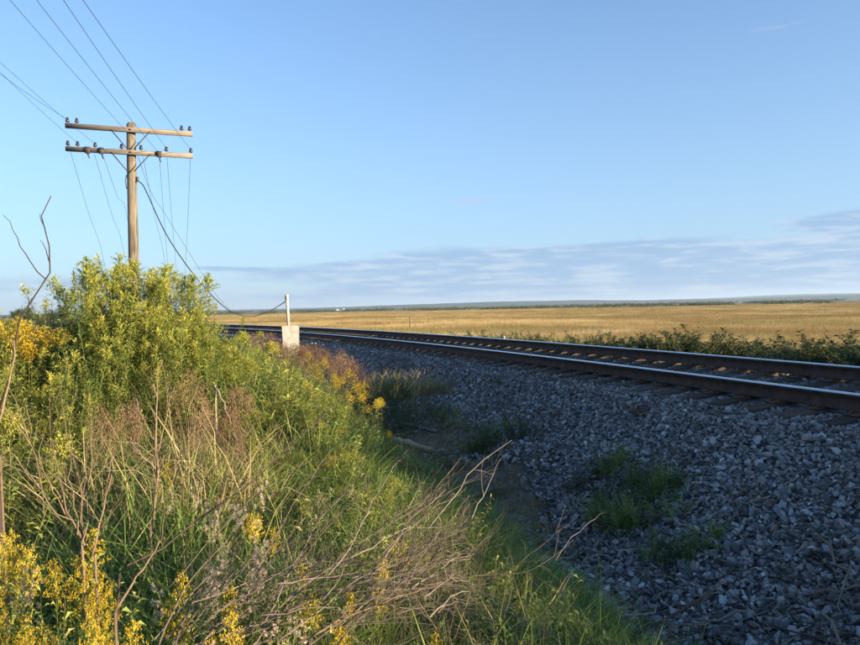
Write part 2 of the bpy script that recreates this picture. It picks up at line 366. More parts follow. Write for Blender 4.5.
# ------------------------------------------------------------------ track centreline and ground profile
TH0, RAD, S1 = 19.5, 150.0, 8.0
def heading(s):                              # heading to the left of the view direction, radians
    s = np.asarray(s, float)
    return R(TH0)+np.where(s < S1, (s-S1)/900.0, np.minimum(s-S1, 75.0)/RAD)
SS = np.arange(-40, 400, .25)
_h = heading(SS); _i0 = int(np.argmin(abs(SS)))
CX = np.cumsum(-np.sin(_h))*.25; CY = np.cumsum(np.cos(_h))*.25
CX += 7.40*math.cos(R(TH0))-CX[_i0]; CY += 7.40*math.sin(R(TH0))-CY[_i0]
def su(x, y):
    """(s, u): distance along the track and offset to its right (far) side"""
    x = np.atleast_1d(np.asarray(x, float)); y = np.atleast_1d(np.asarray(y, float)); S = np.empty(len(x)); U = np.empty(len(x))
    sub = slice(0, None, 4); cx, cy = CX[sub], CY[sub]
    for a in range(0, len(x), 4000):
        dx = x[a:a+4000, None]-cx; dy = y[a:a+4000, None]-cy
        i = np.argmin(dx*dx+dy*dy, 1)*4; i = np.minimum(i, len(SS)-1)
        th = _h[i]; ex = x[a:a+4000]-CX[i]; ey = y[a:a+4000]-CY[i]
        U[a:a+4000] = ex*np.cos(th)+ey*np.sin(th); S[a:a+4000] = SS[i]-ex*np.sin(th)+ey*np.cos(th)
    return S, U
def P(s, u, z=0.0):
    i = (np.asarray(s, float)-SS[0])/.25; k = np.clip(i.astype(int), 0, len(SS)-2); f = i-k
    x = CX[k]*(1-f)+CX[k+1]*f; y = CY[k]*(1-f)+CY[k+1]*f; th = heading(s)
    return np.stack([x+np.cos(th)*u, y+np.sin(th)*u, z+0*x], -1)
def cant(u): return np.clip(np.asarray(u, float), -1.8, 1.8)*.087+.065
def vnoise(x, y, sc, seed=0):                # cheap smooth value noise on arrays, 0..1
    x = np.asarray(x, float)*sc+seed*17.3; y = np.asarray(y, float)*sc+seed*5.7
    xi, yi = np.floor(x), np.floor(y); fx, fy = x-xi, y-yi; fx = fx*fx*(3-2*fx); fy = fy*fy*(3-2*fy)
    h = lambda a, b: np.modf(np.abs(np.sin(a*127.1+b*311.7+seed*74.7)*43758.5453))[0]
    return (h(xi, yi)*(1-fx)+h(xi+1, yi)*fx)*(1-fy)+(h(xi, yi+1)*(1-fx)+h(xi+1, yi+1)*fx)*fy
TOE_S = [-40, 2, 5, 8, 14, 20, 34, 400]; TOE_U = [-4.7, -4.7, -4.2, -3.4, -2.6, -2.6, -3.0, -3.0]
def ballast_z(s, u):
    toe = np.interp(s, TOE_S, TOE_U)
    zl = np.interp(u, [-5.4, -4.7, -3.6, -2.5, -1.9, -1.3], [-1.55, -1.25, -.86, -.44, -.27, -.215])
    k = np.clip((-1.9-u)/(-1.9-toe+1e-6), 0, 1.2); zl2 = -.27+(-1.18+.27)*k
    zl = np.where(u < -1.9, zl2, zl)
    zr = np.interp(u, [1.3, 1.9, 4.4], [-.215, -.27, -1.35])
    return np.where(u < 0, zl, zr)+np.where(u < -1.9, 0, cant(u))*np.interp(u, [-3, -1.8, 1.9, 4], [0, 1, 1, 0.3])
def ground_z(x, y, detail=True):
    s, u = su(x, y); x = np.atleast_1d(x); y = np.atleast_1d(y)
    top = -.55+.75*np.exp(-((x+4.6)**2+(y-9.3)**2)/9.0)+.18*np.exp(-((x+2.6)**2+(y-6)**2)/4.0)
    z = np.interp(u, [-34, -20, -6.4, -5.2, -4.5, -3.9, -3.0, 3.0, 4.5, 6], [-1.15, -.6, 0, -.42, -.66, -.70, -.95, -.95, -.62, -.62])
    z = np.where(u < -20, z, z+(top)*np.clip((u+4.2)/-1.6, 0, 1)+(-.53)*(1-np.clip((u+4.2)/-1.6, 0, 1)))
    z = np.where(u < -34, -1.15, z)
    zf = np.interp(u, [-5.2, -4.5, -3.6, -2.7, -2.1, -1.7, -1.4], [-.93, -1.18, -1.10, -.82, -.58, -.50, -1.3])
    kf = np.clip((s-4)/4, 0, 1); kf = kf*kf*(3-2*kf); z = np.where((u > -5.2) & (u < -1.4), z*(1-kf)+zf*kf, z)
    if detail:
        z = z+np.clip(1-np.hypot(x, y)/25, 0, 1)*.05*(vnoise(x, y, 7.0, 6)-.5)*(abs(u) > 1.8)
        r = np.hypot(x, y); a = np.clip(1-r/120, 0, 1)
        bank = ((u < -3.9) & (u > -30))
        z = z+a*np.where(bank, .16, .05)*(vnoise(x, y, .7, 1)-.5)+a*.07*(vnoise(x, y, 2.3, 2)-.5)
    return z
def gz(x, y): return float(ground_z(x, y)[0])

# ground: one sheet out to the horizon
def axis(lo, hi, step, far_lo, far_hi, grow=1.16):
    a = list(np.arange(lo, hi, step)); d = step
    while a[-1] < far_hi: d *= grow; a.append(a[-1]+d)
    d = step; b = [a[0]]
    while b[-1] > far_lo: d *= grow; b.append(b[-1]-d)
    return np.array(b[1:][::-1]+a)
xs = axis(-14, 14, .14, -9000, 9000); ys = axis(-3, 32, .16, -3000, 9500, 1.13)
gx, gy = np.meshgrid(xs, ys); fx, fy = gx.ravel(), gy.ravel()
zz = ground_z(fx, fy); gs, gu = su(fx, fy)
g = G(); nx, ny = len(xs), len(ys)
ii = (np.arange(ny-1)[:, None]*nx+np.arange(nx-1)[None]).ravel()
g.add(np.stack([fx, fy, zz], 1), np.concatenate([np.stack([ii, ii+1, ii+nx+1], 1), np.stack([ii, ii+nx+1, ii+nx], 1)]))
me = g.mesh('ground', M['ground'], True)
za = me.attributes.new('zone', 'FLOAT', 'POINT')
za.data.foreach_set('value', np.where((gu > 4.0) | (gu < -26), 1.0, 0.0).astype(np.float32))
ground = tag(mobj('ground', me), kind='structure')

# ballast bed strip
sv = np.concatenate([np.arange(-24, 40, .25), np.arange(40, 170, 1.0)]); uv = np.concatenate([np.arange(-5.4, -1.2, .12), np.arange(-1.2, 1.3, .3), np.arange(1.3, 4.5, .25)])
sg, ug = np.meshgrid(sv, uv, indexing='ij'); sf, uf = sg.ravel(), ug.ravel()
pz = ballast_z(sf, uf); pp = P(sf, uf)
pz = pz+.05*(vnoise(pp[:, 0], pp[:, 1], 1.4, 4)-.5)*(abs(uf) > 1.5)-.02
pp[:, 2] = pz
g = G(); a_, b_ = len(sv), len(uv); ii = (np.arange(a_-1)[:, None]*b_+np.arange(b_-1)[None]).ravel()
g.add(pp, np.concatenate([np.stack([ii, ii+1, ii+b_+1], 1), np.stack([ii, ii+b_+1, ii+b_], 1)]))
ballast = tag(mobj('ballast_bed', g.mesh('ballast_bed', M['ballast'], True)), kind='structure')
def surf_z(x, y):                            # top of ground or ballast
    s, u = su(x, y); g_ = ground_z(x, y)
    b_ = ballast_z(s, u)-.02; ok = (u > -5.4) & (u < 4.4) & (s > -24) & (s < 170)
    return np.where(ok, np.maximum(g_, b_), g_)
def sz(x, y): return float(surf_z(x, y)[0])

# ------------------------------------------------------------------ instancing of uncountable stuff
def proto_obj(name, mesh): return bpy.data.objects.new(name, mesh)
def scatter(name, protos, pts, rots, scl, idx, parent=None):
    me = bpy.data.meshes.new(name); me.vertices.add(len(pts)); me.vertices.foreach_set('co', np.asarray(pts, np.float32).ravel())
    for nm, typ, dat, key in (('rot', 'FLOAT_VECTOR', rots, 'vector'), ('scl', 'FLOAT_VECTOR', scl, 'vector'), ('pick', 'INT', idx, 'value')):
        at_ = me.attributes.new(nm, typ, 'POINT'); at_.data.foreach_set(key, np.asarray(dat, np.int32 if typ == 'INT' else np.float32).ravel())
    o = mobj(name, me, parent); nt = bpy.data.node_groups.new(name, 'GeometryNodeTree')
    nt.interface.new_socket('Geometry', in_out='INPUT', socket_type='NodeSocketGeometry')
    nt.interface.new_socket('Geometry', in_out='OUTPUT', socket_type='NodeSocketGeometry')
    k = NT(nt); gi = k.n('NodeGroupInput'); go = k.n('NodeGroupOutput'); jn = k.n('GeometryNodeJoinGeometry')
    def attr(nm, typ):
        nd = k.n('GeometryNodeInputNamedAttribute', data_type=typ); nd.inputs['Name'].default_value = nm
        return next(x for x in nd.outputs if x.enabled and x.name == 'Attribute')
    ra = k.n('FunctionNodeEulerToRotation'); k.l(attr('rot', 'FLOAT_VECTOR'), ra.inputs[0]); sa = attr('scl', 'FLOAT_VECTOR'); pa = attr('pick', 'INT')
    for i, p in enumerate(protos):
        oi = k.n('GeometryNodeObjectInfo'); oi.inputs['Object'].default_value = p; oi.inputs['As Instance'].default_value = True
        cp = k.n('FunctionNodeCompare', data_type='INT', operation='EQUAL'); k.l(pa, [x for x in cp.inputs if x.enabled][0]); [x for x in cp.inputs if x.enabled][1].default_value = i
        ip = k.n('GeometryNodeInstanceOnPoints'); k.l(gi.outputs[0], ip.inputs['Points']); k.l(cp.outputs[0], ip.inputs['Selection'])
        k.l(oi.outputs['Geometry'], ip.inputs['Instance']); k.l(ra.outputs[0], ip.inputs['Rotation']); k.l(sa, ip.inputs['Scale'])
        k.l(ip.outputs[0], jn.inputs[0])
    k.l(jn.outputs[0], go.inputs[0]); md = o.modifiers.new('instances', 'NODES'); md.node_group = nt
    return tag(o, kind='stuff')
def eul(n, tilt=.15): return np.stack([RNG.normal(0, tilt, n), RNG.normal(0, tilt, n), RNG.random(n)*6.283], 1)

# ------------------------------------------------------------------ ballast stones
import bmesh
def stone_mesh(i):
    bm = bmesh.new(); v = RNG.normal(0, 1, (11, 3)); v /= np.linalg.norm(v, axis=1)[:, None]; v *= RNG.uniform(.75, 1.1, (11, 1))
    v *= np.array([RNG.uniform(.8, 1.25), RNG.uniform(.7, 1.0), RNG.uniform(.5, .8)])
    for q in v: bm.verts.new(q)
    r_ = bmesh.ops.convex_hull(bm, input=bm.verts); junk = [e for e in r_['geom_interior'] if isinstance(e, bmesh.types.BMVert)]
    if junk: bmesh.ops.delete(bm, geom=junk, context='VERTS')
    bmesh.ops.bevel(bm, geom=list(bm.edges), offset=.07, segments=1, affect='EDGES') if i % 2 == 0 else None
    me = bpy.data.meshes.new('stone'); bm.to_mesh(me); bm.free(); me.materials.append(M['stone']); return me
STONES = [stone_mesh(i) for i in range(10)]
def stones():
    N = 260000; s = RNG.uniform(-2, 46, N)**1.0; u = RNG.uniform(-5.0, 3.4, N)
    s = -2+48*RNG.random(N)**1.55
    p = P(s, u); px, py, d = project(p)
    toe = np.interp(s, TOE_S, TOE_U)+.5*(vnoise(p[:, 0], p[:, 1], .9, 9)-.5)
    ok = (u > toe-.15-RNG.exponential(.45, N)*(s < 5)) | ((u > -4.9) & (u < toe) & (s > 4.0) & (RNG.random(N) < .42*vnoise(p[:, 0], p[:, 1], 1.6, 19)))
    ok &= (d > 1) & (px > -60) & (px < 925) & (py < 700)
    # keep stones off the tie tops and the debris patches
    ts = np.abs(((s+6)/.53) % 1-.0); on_tie = (np.abs(u) < 1.32) & ((ts < .24) | (ts > .76)); ok &= ~(on_tie & (RNG.random(N) > .05))
    ok &= ~(np.abs(np.abs(u)-.75) < .085)
    dn = np.interp(d, [3, 9, 20, 45], [1.0, .85, .42, .14]); ok &= RNG.random(N) < dn
    s, u, p, d = s[ok], u[ok], p[ok], d[ok]; n = len(s)
    p[:, 2] = np.maximum(ballast_z(s, u)-.02, ground_z(p[:, 0], p[:, 1])); r = RNG.lognormal(math.log(.023), .42, n)*np.interp(d, [8, 30], [1, 1.5])
    r = np.minimum(r, .056); p[:, 2] += .05*(vnoise(p[:, 0], p[:, 1], 1.4, 4)-.5)*(abs(u) > 1.5)+r*.25+RNG.random(n)*.012
    r = np.where(abs(u) < 1.3, r*.8, r); p[:, 2] -= np.where(abs(u) < 1.3, .012, 0)
    rot = RNG.random((n, 3))*6.283; rot[:, :2] *= .15; sc = np.stack([r, r, r], 1)*RNG.uniform(.8, 1.2, (n, 3)); idx = RNG.integers(0, len(STONES), n)
    order = np.argsort(-(r/np.maximum(d, 1))); big = order[:300]; rest = order[300:]
    for j in big:
        o = mobj('stone', STONES[idx[j]], ballast, Vector(p[j]), Vector(rot[j])); o.scale = sc[j]
    scatter('gravel', [proto_obj('stone_shape', m_) for m_ in STONES], p[rest], rot[rest], sc[rest], idx[rest], ballast)
    return n
print('stones', stones())

# ------------------------------------------------------------------ railway track
track = empty('railway_track', 'single curving railway track with rusty rails and bright worn heads on grey ballast', 'railway track', tuple(P(0., 0., 0.)))
track_loc = np.array(track.location)
prof = np.array([(-.07, -.18), (-.07, -.166), (-.013, -.145), (-.009, -.05), (-.036, -.036), (-.037, -.008), (-.028, 0), (.028, 0), (.037, -.008), (.036, -.036), (.009, -.05), (.013, -.145), (.07, -.166), (.07, -.18)])
def rail(u0, zoff):
    sr = np.concatenate([np.arange(-22, 60, .5), np.arange(60, 170, 1.)]); c = math.atan(.087); k = len(prof); g = G()
    du = prof[:, 0]*math.cos(c)-prof[:, 1]*math.sin(c); dz = prof[:, 0]*math.sin(c)+prof[:, 1]*math.cos(c)
    V = np.stack([P(sr, u0+du[j], zoff+dz[j]) for j in range(k)], 1)-track_loc
    T, Mi = [], []
    for i in range(len(sr)-1):
        for j in range(k):
            q, r_ = i*k+j, i*k+(j+1) % k; T += [(q, r_+k, r_), (q, q+k, r_+k)]; Mi += [1 if j in (5, 6, 7) else 0]*2
    g.add(V.reshape(-1, 3), T); g.M = [np.array(Mi)]
    return mobj('rail', g.mesh('rail', [M['railside'], M['railtop']]), track)
rail(-.7525, 0.0); rail(.7525, .131)
tie_g = [G().box((0, 0, 0), (2.6+RNG.normal(0, .03), .225, .18), jit=.006) for _ in range(4)]
tie_me = []
for g in tie_g:
    me = g.mesh('tie', M['tie']); bm = bmesh.new(); bm.from_mesh(me); bmesh.ops.bevel(bm, geom=list(bm.edges), offset=.012, segments=1, affect='EDGES'); bm.to_mesh(me); bm.free(); tie_me.append(me)
g = G().box((0, 0, 0), (.34, .19, .02), jit=.001)
for sx in (-.11, .11):
    for sy in (-.06, .06): g.box((sx, sy, .022), (.035, .028, .03), jit=.002)
plate_me = g.mesh('tie_plate', M['plate'])
for i, s in enumerate(np.arange(-6, 92, .53)):
    p = P(s, 0.0, -.18-.02-.09+.065)-track_loc; o = mobj('tie', tie_me[i % 4], track, Vector(p)+Vector((0, 0, RNG.normal(0, .006))))
    o.rotation_euler = (0, -math.atan(.087), float(heading(s))+RNG.normal(0, .012))
    if s < 26:
        for u0 in (-.7525, .7525): mobj('tie_plate', plate_me, o, (u0, 0, .10))

# ------------------------------------------------------------------ plant shapes
def rnd(n, a, b): return RNG.uniform(a, b, n)
def stem_path(h, lean=.12, n=7, az_=None, curl=.3, base=(0, 0, 0)):
    az_ = RNG.random()*6.283 if az_ is None else az_; d = np.array([math.cos(az_), math.sin(az_), 0]); a = lean*RNG.uniform(.3, 1); p = np.array(base, float); out = [p.copy()]
    for i in range(n-1):
        a += curl*RNG.uniform(-.3, 1)/(n-1); p = p+(d*math.sin(a)+np.array([0, 0, 1.])*math.cos(a))*h/(n-1)+RNG.normal(0, h*.004, 3); out.append(p.copy())
    return np.array(out)
def along(Pth, t):
    i = t*(len(Pth)-1); k = np.clip(i.astype(int), 0, len(Pth)-2); f = (i-k)[:, None]; return Pth[k]*(1-f)+Pth[k+1]*f
def whorl(g, Pth, n, L, W, t0=.1, t1=1., up=(.2, .9), droop=.25, Ltop=.5, val=None):
    t = np.sort(rnd(n, t0, t1)); p = along(Pth, t); a = np.arange(n)*2.4+rnd(n, -.4, .4); e = rnd(n, *up)
    D = np.stack([np.cos(a)*np.cos(e), np.sin(a)*np.cos(e), np.sin(e)], 1); k = 1-(1-Ltop)*t
    g.leaves(p, D, L*k*rnd(n, .7, 1.2), W*k*rnd(n, .7, 1.2), droop, val)
def k_goldenrod(plume='plume', h=1., nstem=1, dense=1., leafL=.085, head=.18, spread=.05, mat='goldleaf', fs=1.):
    st, fo, fl = G(), G(), G()
    for _ in range(nstem):
        hh = h*RNG.uniform(.78, 1) if nstem > 1 else h; b_ = (RNG.normal(0, spread), RNG.normal(0, spread), 0)
        p = stem_path(hh, .10, 7, curl=.16, base=b_); st.tube(p, np.linspace(.0045, .0015, 7), 3)
        whorl(fo, p, int(75*dense*hh), leafL, .017, .12, .95, (.25, .95), .35, .6)
        tip, hl = p[-1], head*RNG.uniform(.8, 1.2); nb = 16      # arching racemes of tiny florets
        for j in range(nb):
            q = j/nb; c = tip-np.array([0, 0, hl*(1-q)]); a = j*2.4; L = hl*.62*(1-q)**.7+.02; m_ = int(34*dense*(L/.1)**.8)+3; t = rnd(m_, .1, 1)
            pts = c+np.stack([np.cos(a)*L*t, np.sin(a)*L*t, L*(.75*t-.45*t*t)], 1)+RNG.normal(0, .005, (m_, 3))
            fl.leaves(pts, RNG.normal(0, 1, (m_, 3))+np.array([0, 0, .6]), rnd(m_, .006, .011)*(1.4 if plume == 'plume' else fs), rnd(m_, .005, .009)*fs, 0)
    return dict(stem=st.mesh('goldenrod_stem', M['stem']), foliage=fo.mesh('goldenrod_foliage', M[mat]), flower_head=fl.mesh('goldenrod_flowers', M[plume]))
def k_spire(h=1., n=170, L=.125, W=.0135):
    st, fo, fl = G(), G(), G(); p = stem_path(h, .10, 8, curl=.25); st.tube(p, np.linspace(.006, .0018, 8), 3)
    whorl(fo, p, n, L, W, .18, .97, (.35, 1.15), .42, .62)
    t = 18; a = rnd(t, 0, 6.283); fo.leaves(np.repeat(p[-1][None], t, 0)-np.stack([0*a, 0*a, rnd(t, 0, .10)], 1), np.stack([np.cos(a)*.6, np.sin(a)*.6, 1+0*a], 1), L*.55, W*.7, .25, rnd(t, .7, 1))
    lean = RNG.random()*6.283
    for j in range(9):
        q = j/9; c = p[-1]-np.array([0, 0, .15*(1-q)]); a = lean+RNG.normal(0, 1.0); Ln = .09*(1-q)+.03; m_ = 16; t = rnd(m_, .1, 1)
        fl.leaves(c+np.stack([np.cos(a)*Ln*t, np.sin(a)*Ln*t, Ln*(.9*t-.3*t*t)], 1), RNG.normal(0, .6, (m_, 3))+np.array([0, 0, .8]), rnd(m_, .014, .026), rnd(m_, .006, .010), 0)
    return dict(stem=st.mesh('goldenrod_stem', M['stem']), foliage=fo.mesh('goldenrod_foliage', M['goldleaf']), flower_head=fl.mesh('goldenrod_flowers', M['plume']))
def k_weed(h=.6, ns=5, mat='weedleaf', L=.07, W=.022, n=26, spread=.10, lean=.35):
    st, fo = G(), G()
    for _ in range(ns):
        p = stem_path(h*RNG.uniform(.6, 1), lean, 6, base=(RNG.normal(0, spread), RNG.normal(0, spread), 0)); st.tube(p, np.linspace(.003, .001, 6), 3)
        whorl(fo, p, n, L, W, .1, 1, (.0, .9), .25, .6)
    return dict(stem=st.mesh('weed_stem', M['stem']), foliage=fo.mesh('weed_foliage', M[mat]))
def branchy(g, p0, d, L, r, depth, k=4, spread=.55, twigs=3, bend=.12, up=.1):
    n = 6; p = np.array(p0, float); d = d/np.linalg.norm(d); pts = [p.copy()]
    for i in range(n-1):
        d = d+RNG.normal(0, bend, 3)+np.array([0, 0, up/n]); d /= np.linalg.norm(d); p = p+d*L/(n-1); pts.append(p.copy())
    pts = np.array(pts); g.tube(pts, np.linspace(r, r*.35, n), k, RNG.random())
    if depth > 0:
        for j in range(twigs):
            t = RNG.uniform(.25, .95); q = along(pts, np.array([t]))[0]; dd = d+RNG.normal(0, spread, 3)
            branchy(g, q, dd, L*RNG.uniform(.3, .6)*(1.1-t*.4), r*.5, depth-1, 3, spread, twigs, bend, up)
def k_dead(h=.8, depth=2, r=.005, twigs=4, spread=.5, mat='drystem', tuft=False):
    st = G(); branchy(st, (0, 0, 0), np.array([RNG.normal(0, .12), RNG.normal(0, .12), 1.]), h, r, depth, 4, spread, twigs, .10, .25)
    return dict(stem=st.mesh('dry_stem', M[mat]))
def k_seed(h=.6, ns=4):
    st, fo, fl = G(), G(), G()
    for _ in range(ns):
        p = stem_path(h*RNG.uniform(.7, 1), .25, 6, base=(RNG.normal(0, .05), RNG.normal(0, .05), 0)); st.tube(p, np.linspace(.003, .001, 6), 3)
        whorl(fo, p, 26, .05, .017, .1, .85, (.1, .9), .2, .6)
        for j in range(9):
            c = p[-1]+np.array([RNG.normal(0, .016), RNG.normal(0, .016), -j*.011+RNG.normal(0, .006)]); m_ = 60
            D = RNG.normal(0, 1, (m_, 3)); D /= np.linalg.norm(D, axis=1)[:, None]; fl.leaves(c+D*rnd(m_, 0, .007)[:, None], D, rnd(m_, .004, .008), rnd(m_, .0015, .004), 0)
    return dict(stem=st.mesh('aster_stem', M['stem']), foliage=fo.mesh('aster_foliage', M['weedleaf']), seed_head=fl.mesh('aster_seed', M['fluff']))
def k_rust(h=.7, w_=.28):
    st, fl = G(), G()
    for j in range(20):
        a = RNG.random()*6.283; r = w_*math.sqrt(RNG.random()); e = np.array([math.cos(a)*r, math.sin(a)*r, h*(1-.35*(r/w_)**2)*RNG.uniform(.85, 1)])
        p = np.array([e*np.array([t**1.5, t**1.5, t]) for t in np.linspace(0, 1, 6)]); st.tube(p, np.linspace(.003, .0012, 6), 3); m_ = 90
        pts = e+RNG.normal(0, 1, (m_, 3))*np.array([.045, .045, .03]); fl.leaves(pts, RNG.normal(0, 1, (m_, 3)), rnd(m_, .010, .022), rnd(m_, .005, .010), 0)
    return dict(stem=st.mesh('meadowsweet_stem', M['drystem']), seed_head=fl.mesh('meadowsweet_seed', M['rust']))
def tuft(n=40, h=.4, mat='grass', spread=.05, wd=.005, curl=1.2, lean=.35):
    g = G(); P_ = np.stack([RNG.normal(0, spread, n), RNG.normal(0, spread, n), np.zeros(n)-.01], 1)
    g.blades(P_, rnd(n, 0, 6.283), h*rnd(n, .5, 1.1), wd*rnd(n, .6, 1.3), rnd(n, 0, lean), rnd(n, .3, 1)*curl); return g.mesh('grass_tuft', M[mat])
def k_tuft(**kw): return dict(blades=tuft(**kw))
def single(parts_, nm='shape'):              # several parts joined, for the uncountable scatter only
    g = G(); mats = []
    for me in parts_.values():
        V = np.empty(len(me.vertices)*3, np.float32); me.vertices.foreach_get('co', V); T = np.empty(len(me.loops), np.int32); me.loops.foreach_get('vertex_index', T)
        A = np.empty(len(me.vertices), np.float32); me.attributes['v'].data.foreach_get('value', A); mats.append(me.materials[0]); g.add(V.reshape(-1, 3), T.reshape(-1, 3), A, len(mats)-1)
    return g.mesh(nm, mats)

KINDS = {
 'tall': [k_spire(1.0) for _ in range(5)],
 'tallweed': [k_weed(1.0, 4, 'goldleaf', .085, .014, 70, .06, .16) for _ in range(3)],
 'gold': [k_goldenrod('floret', .8, 3, 1.1, .08, .11, .06) for _ in range(3)],
 'orange': [k_goldenrod('orange', .8, 3, .9, .085, .12, .07) for _ in range(3)],
 'green': [k_goldenrod('plume', .8, 4, 1.5, .085, .15, .07) for _ in range(3)],
 'goldbig': [k_goldenrod('floret', .8, 4, 2.3, .085, .13, .05, fs=.62) for _ in range(3)],
 'seed': [k_seed(.6, 4) for _ in range(3)],
 'rust': [k_rust(.7, .26) for _ in range(3)],
 'dead': [k_dead(.9, 2, .0055, 3) for _ in range(4)],
 'bush': [k_weed(.8, 12, 'weedleaf', .075, .028, 34, .14, .5) for _ in range(3)],
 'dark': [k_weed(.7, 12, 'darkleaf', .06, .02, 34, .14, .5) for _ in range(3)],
}
NAMES = {'orange': 'goldenrod', 'tall': 'goldenrod', 'tallweed': 'leafy_weed', 'green': 'goldenrod', 'gold': 'goldenrod', 'goldbig': 'goldenrod', 'seed': 'aster_plant', 'rust': 'meadowsweet', 'dead': 'dry_stalk', 'bush': 'leafy_bush', 'dark': 'leafy_bush'}
NATH = {'orange': .8, 'tall': 1., 'tallweed': 1., 'green': .8, 'gold': .8, 'goldbig': .8, 'seed': .6, 'rust': .7, 'dead': .9, 'bush': .75, 'dark': .65}
def plant(kind, x, y, h, label, cat, group=None, var=None, wide=1.0, tilt=(0, 0), rz=None, ztop=None, embed=.02):
    z = sz(x, y)-embed
    if ztop is not None: h = max(.12, ztop-z)
    parts_ = KINDS[kind][RNG.integers(len(KINDS[kind])) if var is None else var % len(KINDS[kind])]
    o = empty(NAMES[kind], label, cat, (x, y, z), (tilt[0], tilt[1], RNG.random()*6.283 if rz is None else rz), group)
    k = h/NATH[kind]; kw = wide*max(.75, min(k, 1.5)) if kind not in ('dead',) else k
    o.scale = (kw, kw, k)
    for nm, me in parts_.items(): mobj(nm, me, o)
    return o
def plant_px(kind, px, py_top, depth, label, cat, group=None, **kw):
    p = at(px, py_top, depth); return plant(kind, p.x, p.y, 1, label, cat, group, ztop=p.z, **kw)

ORD = 'first second third fourth fifth sixth seventh eighth ninth tenth eleventh twelfth thirteenth fourteenth fifteenth sixteenth'.split()
def nth(px, lst): return ORD[sorted({q[0] for q in lst}).index(px)]
# ------------------------------------------------------------------ skyline goldenrods round the pole
SK = 'tall goldenrods rising around the utility pole'
for px, py, d in ((80, 262, 8.3), (87, 266, 8.6), (95, 268, 8.4), (104, 274, 8.8), (113, 256, 8.7), (119, 266, 8.9), (126, 278, 8.5), (143, 270, 8.5), (150, 268, 8.8), (157, 274, 8.4), (167, 287, 8.6),
                  (176, 275, 8.7), (183, 276, 8.3), (187, 290, 8.8), (136, 283, 8.2), (110, 280, 8.0), (92, 282, 8.1), (162, 290, 8.1), (84, 274, 7.9), (99, 262, 8.2), (108, 266, 9.0), (122, 262, 8.3), (132, 285, 7.9), (146, 282, 7.8), (154, 266, 8.6), (171, 280, 8.9), (180, 284, 8.0), (117, 284, 7.8), (75, 284, 8.0), (190, 296, 8.0)):
    plant_px('tall', px, py, d, 'tall feathery goldenrod with green gold tip, one of the clump around the pole foot', 'goldenrod', SK, wide=1.15, tilt=(RNG.normal(0, .05), (px-130)*.0016))
ROW5 = ((45, 290, 8.2), (59, 290, 8.5), (65, 294, 8.0), (30, 303, 8.3), (200, 296, 8.6), (205, 300, 8.9), (196, 303, 8.2), (212, 308, 9.2), (15, 312, 8.5), (52, 300, 7.8), (74, 300, 7.8), (38, 306, 8.0), (222, 314, 9.5))
for px, py, d in ROW5:
    plant_px('tallweed', px, py, d, 'narrow leafy weed spike on the bank skyline, '+nth(px, ROW5)+' from the left', 'weed', 'leafy weed spikes on the bank skyline', wide=1.1)

# ------------------------------------------------------------------ individual plants across the bank
OR = 'orange yellow goldenrods along the bank edge'
ROW1 = ((312, 356, 10.8), (322, 362, 10.5), (328, 368, 10.2), (336, 372, 10.0), (344, 375, 9.8), (352, 379, 9.6), (358, 384, 9.4), (364, 389, 9.2), (370, 394, 9.0), (375, 399, 8.9), (333, 380, 9.3), (350, 388, 9.1))
for px, py, d in ROW1:
    plant_px('orange', px, py-3, d, 'orange yellow goldenrod along the bank edge, '+nth(px, ROW1)+' from the left in its row', 'goldenrod', OR, wide=.9)
plant_px('goldbig', 388, 428, 7.6, 'lone orange goldenrod clump beside the end of the pale log', 'goldenrod', wide=.7)
YB = 'yellow goldenrods in the upper part of the bank'
for px, py, d in ((140, 305, 7.4), (152, 302, 7.5), (163, 306, 7.3), (172, 310, 7.2), (183, 316, 7.0), (195, 318, 7.4), (148, 318, 7.0), (168, 324, 6.8), (205, 322, 7.6), (215, 335, 7.0), (240, 345, 7.2), (228, 350, 6.8), (130, 312, 7.2)):
    plant_px('green', px, py, d, 'yellow green goldenrod spray in the sunlit upper bank below the pole', 'goldenrod', YB, wide=1.05)
LY = 'orange goldenrods at the left edge of the skyline'
ROW2 = ((-4, 316, 6.8), (6, 319, 6.6), (14, 317, 6.9), (22, 321, 6.5), (30, 322, 6.8), (-12, 322, 6.5), (38, 326, 6.6))
for px, py, d in ROW2:
    plant_px('gold', px, py, d, 'orange tinted goldenrod at the left skyline, '+nth(px, ROW2)+' from the left of its row', 'goldenrod', LY)
# rust brown flower domes
for (px, py, d, wd), lab in zip(((190, 368, 5.2, .42), (238, 382, 5.3, .45), (229, 410, 4.8, .34), (203, 398, 4.8, .30)), (
        'broad rust brown seed dome, highest of the brown domes mid bank', 'round red brown seed dome to the right of the highest dome', 'tan brown seed dome, lowest of the brown domes', 'faded brown seed dome between the other three domes')):
    plant_px('rust', px, py, d, lab, 'meadowsweet', 'brown seed domes mid bank', wide=wd)
for px, py, d in ((283, 345, 14.0), (290, 344, 15.0), (297, 345, 14.0), (304, 347, 13.5), (310, 340, 13.0), (318, 346, 12.6), (335, 352, 13.5), (347, 356, 13.2), (356, 362, 13.0), (263, 331, 13.5), (272, 333, 13.2), (254, 333, 13.0), (283, 342, 12.5), (292, 343, 12.8), (301, 342, 12.6), (276, 338, 13.4), (327, 349, 13.8), (341, 350, 14.2)):
    plant_px('rust', px, py, d, 'purplish brown dried weed among those beside the concrete block', 'dried weed', 'dried brown weeds by the concrete block', wide=.75)
for px, py, d, lab in ((100, 402, 4.6, 'low tan brown seed dome at the left end of the flattened brown band'), (128, 398, 4.7, 'low tan brown seed dome at the right end of the flattened brown band')):
    plant_px('rust', px, py, d, lab, 'meadowsweet', wide=.36)
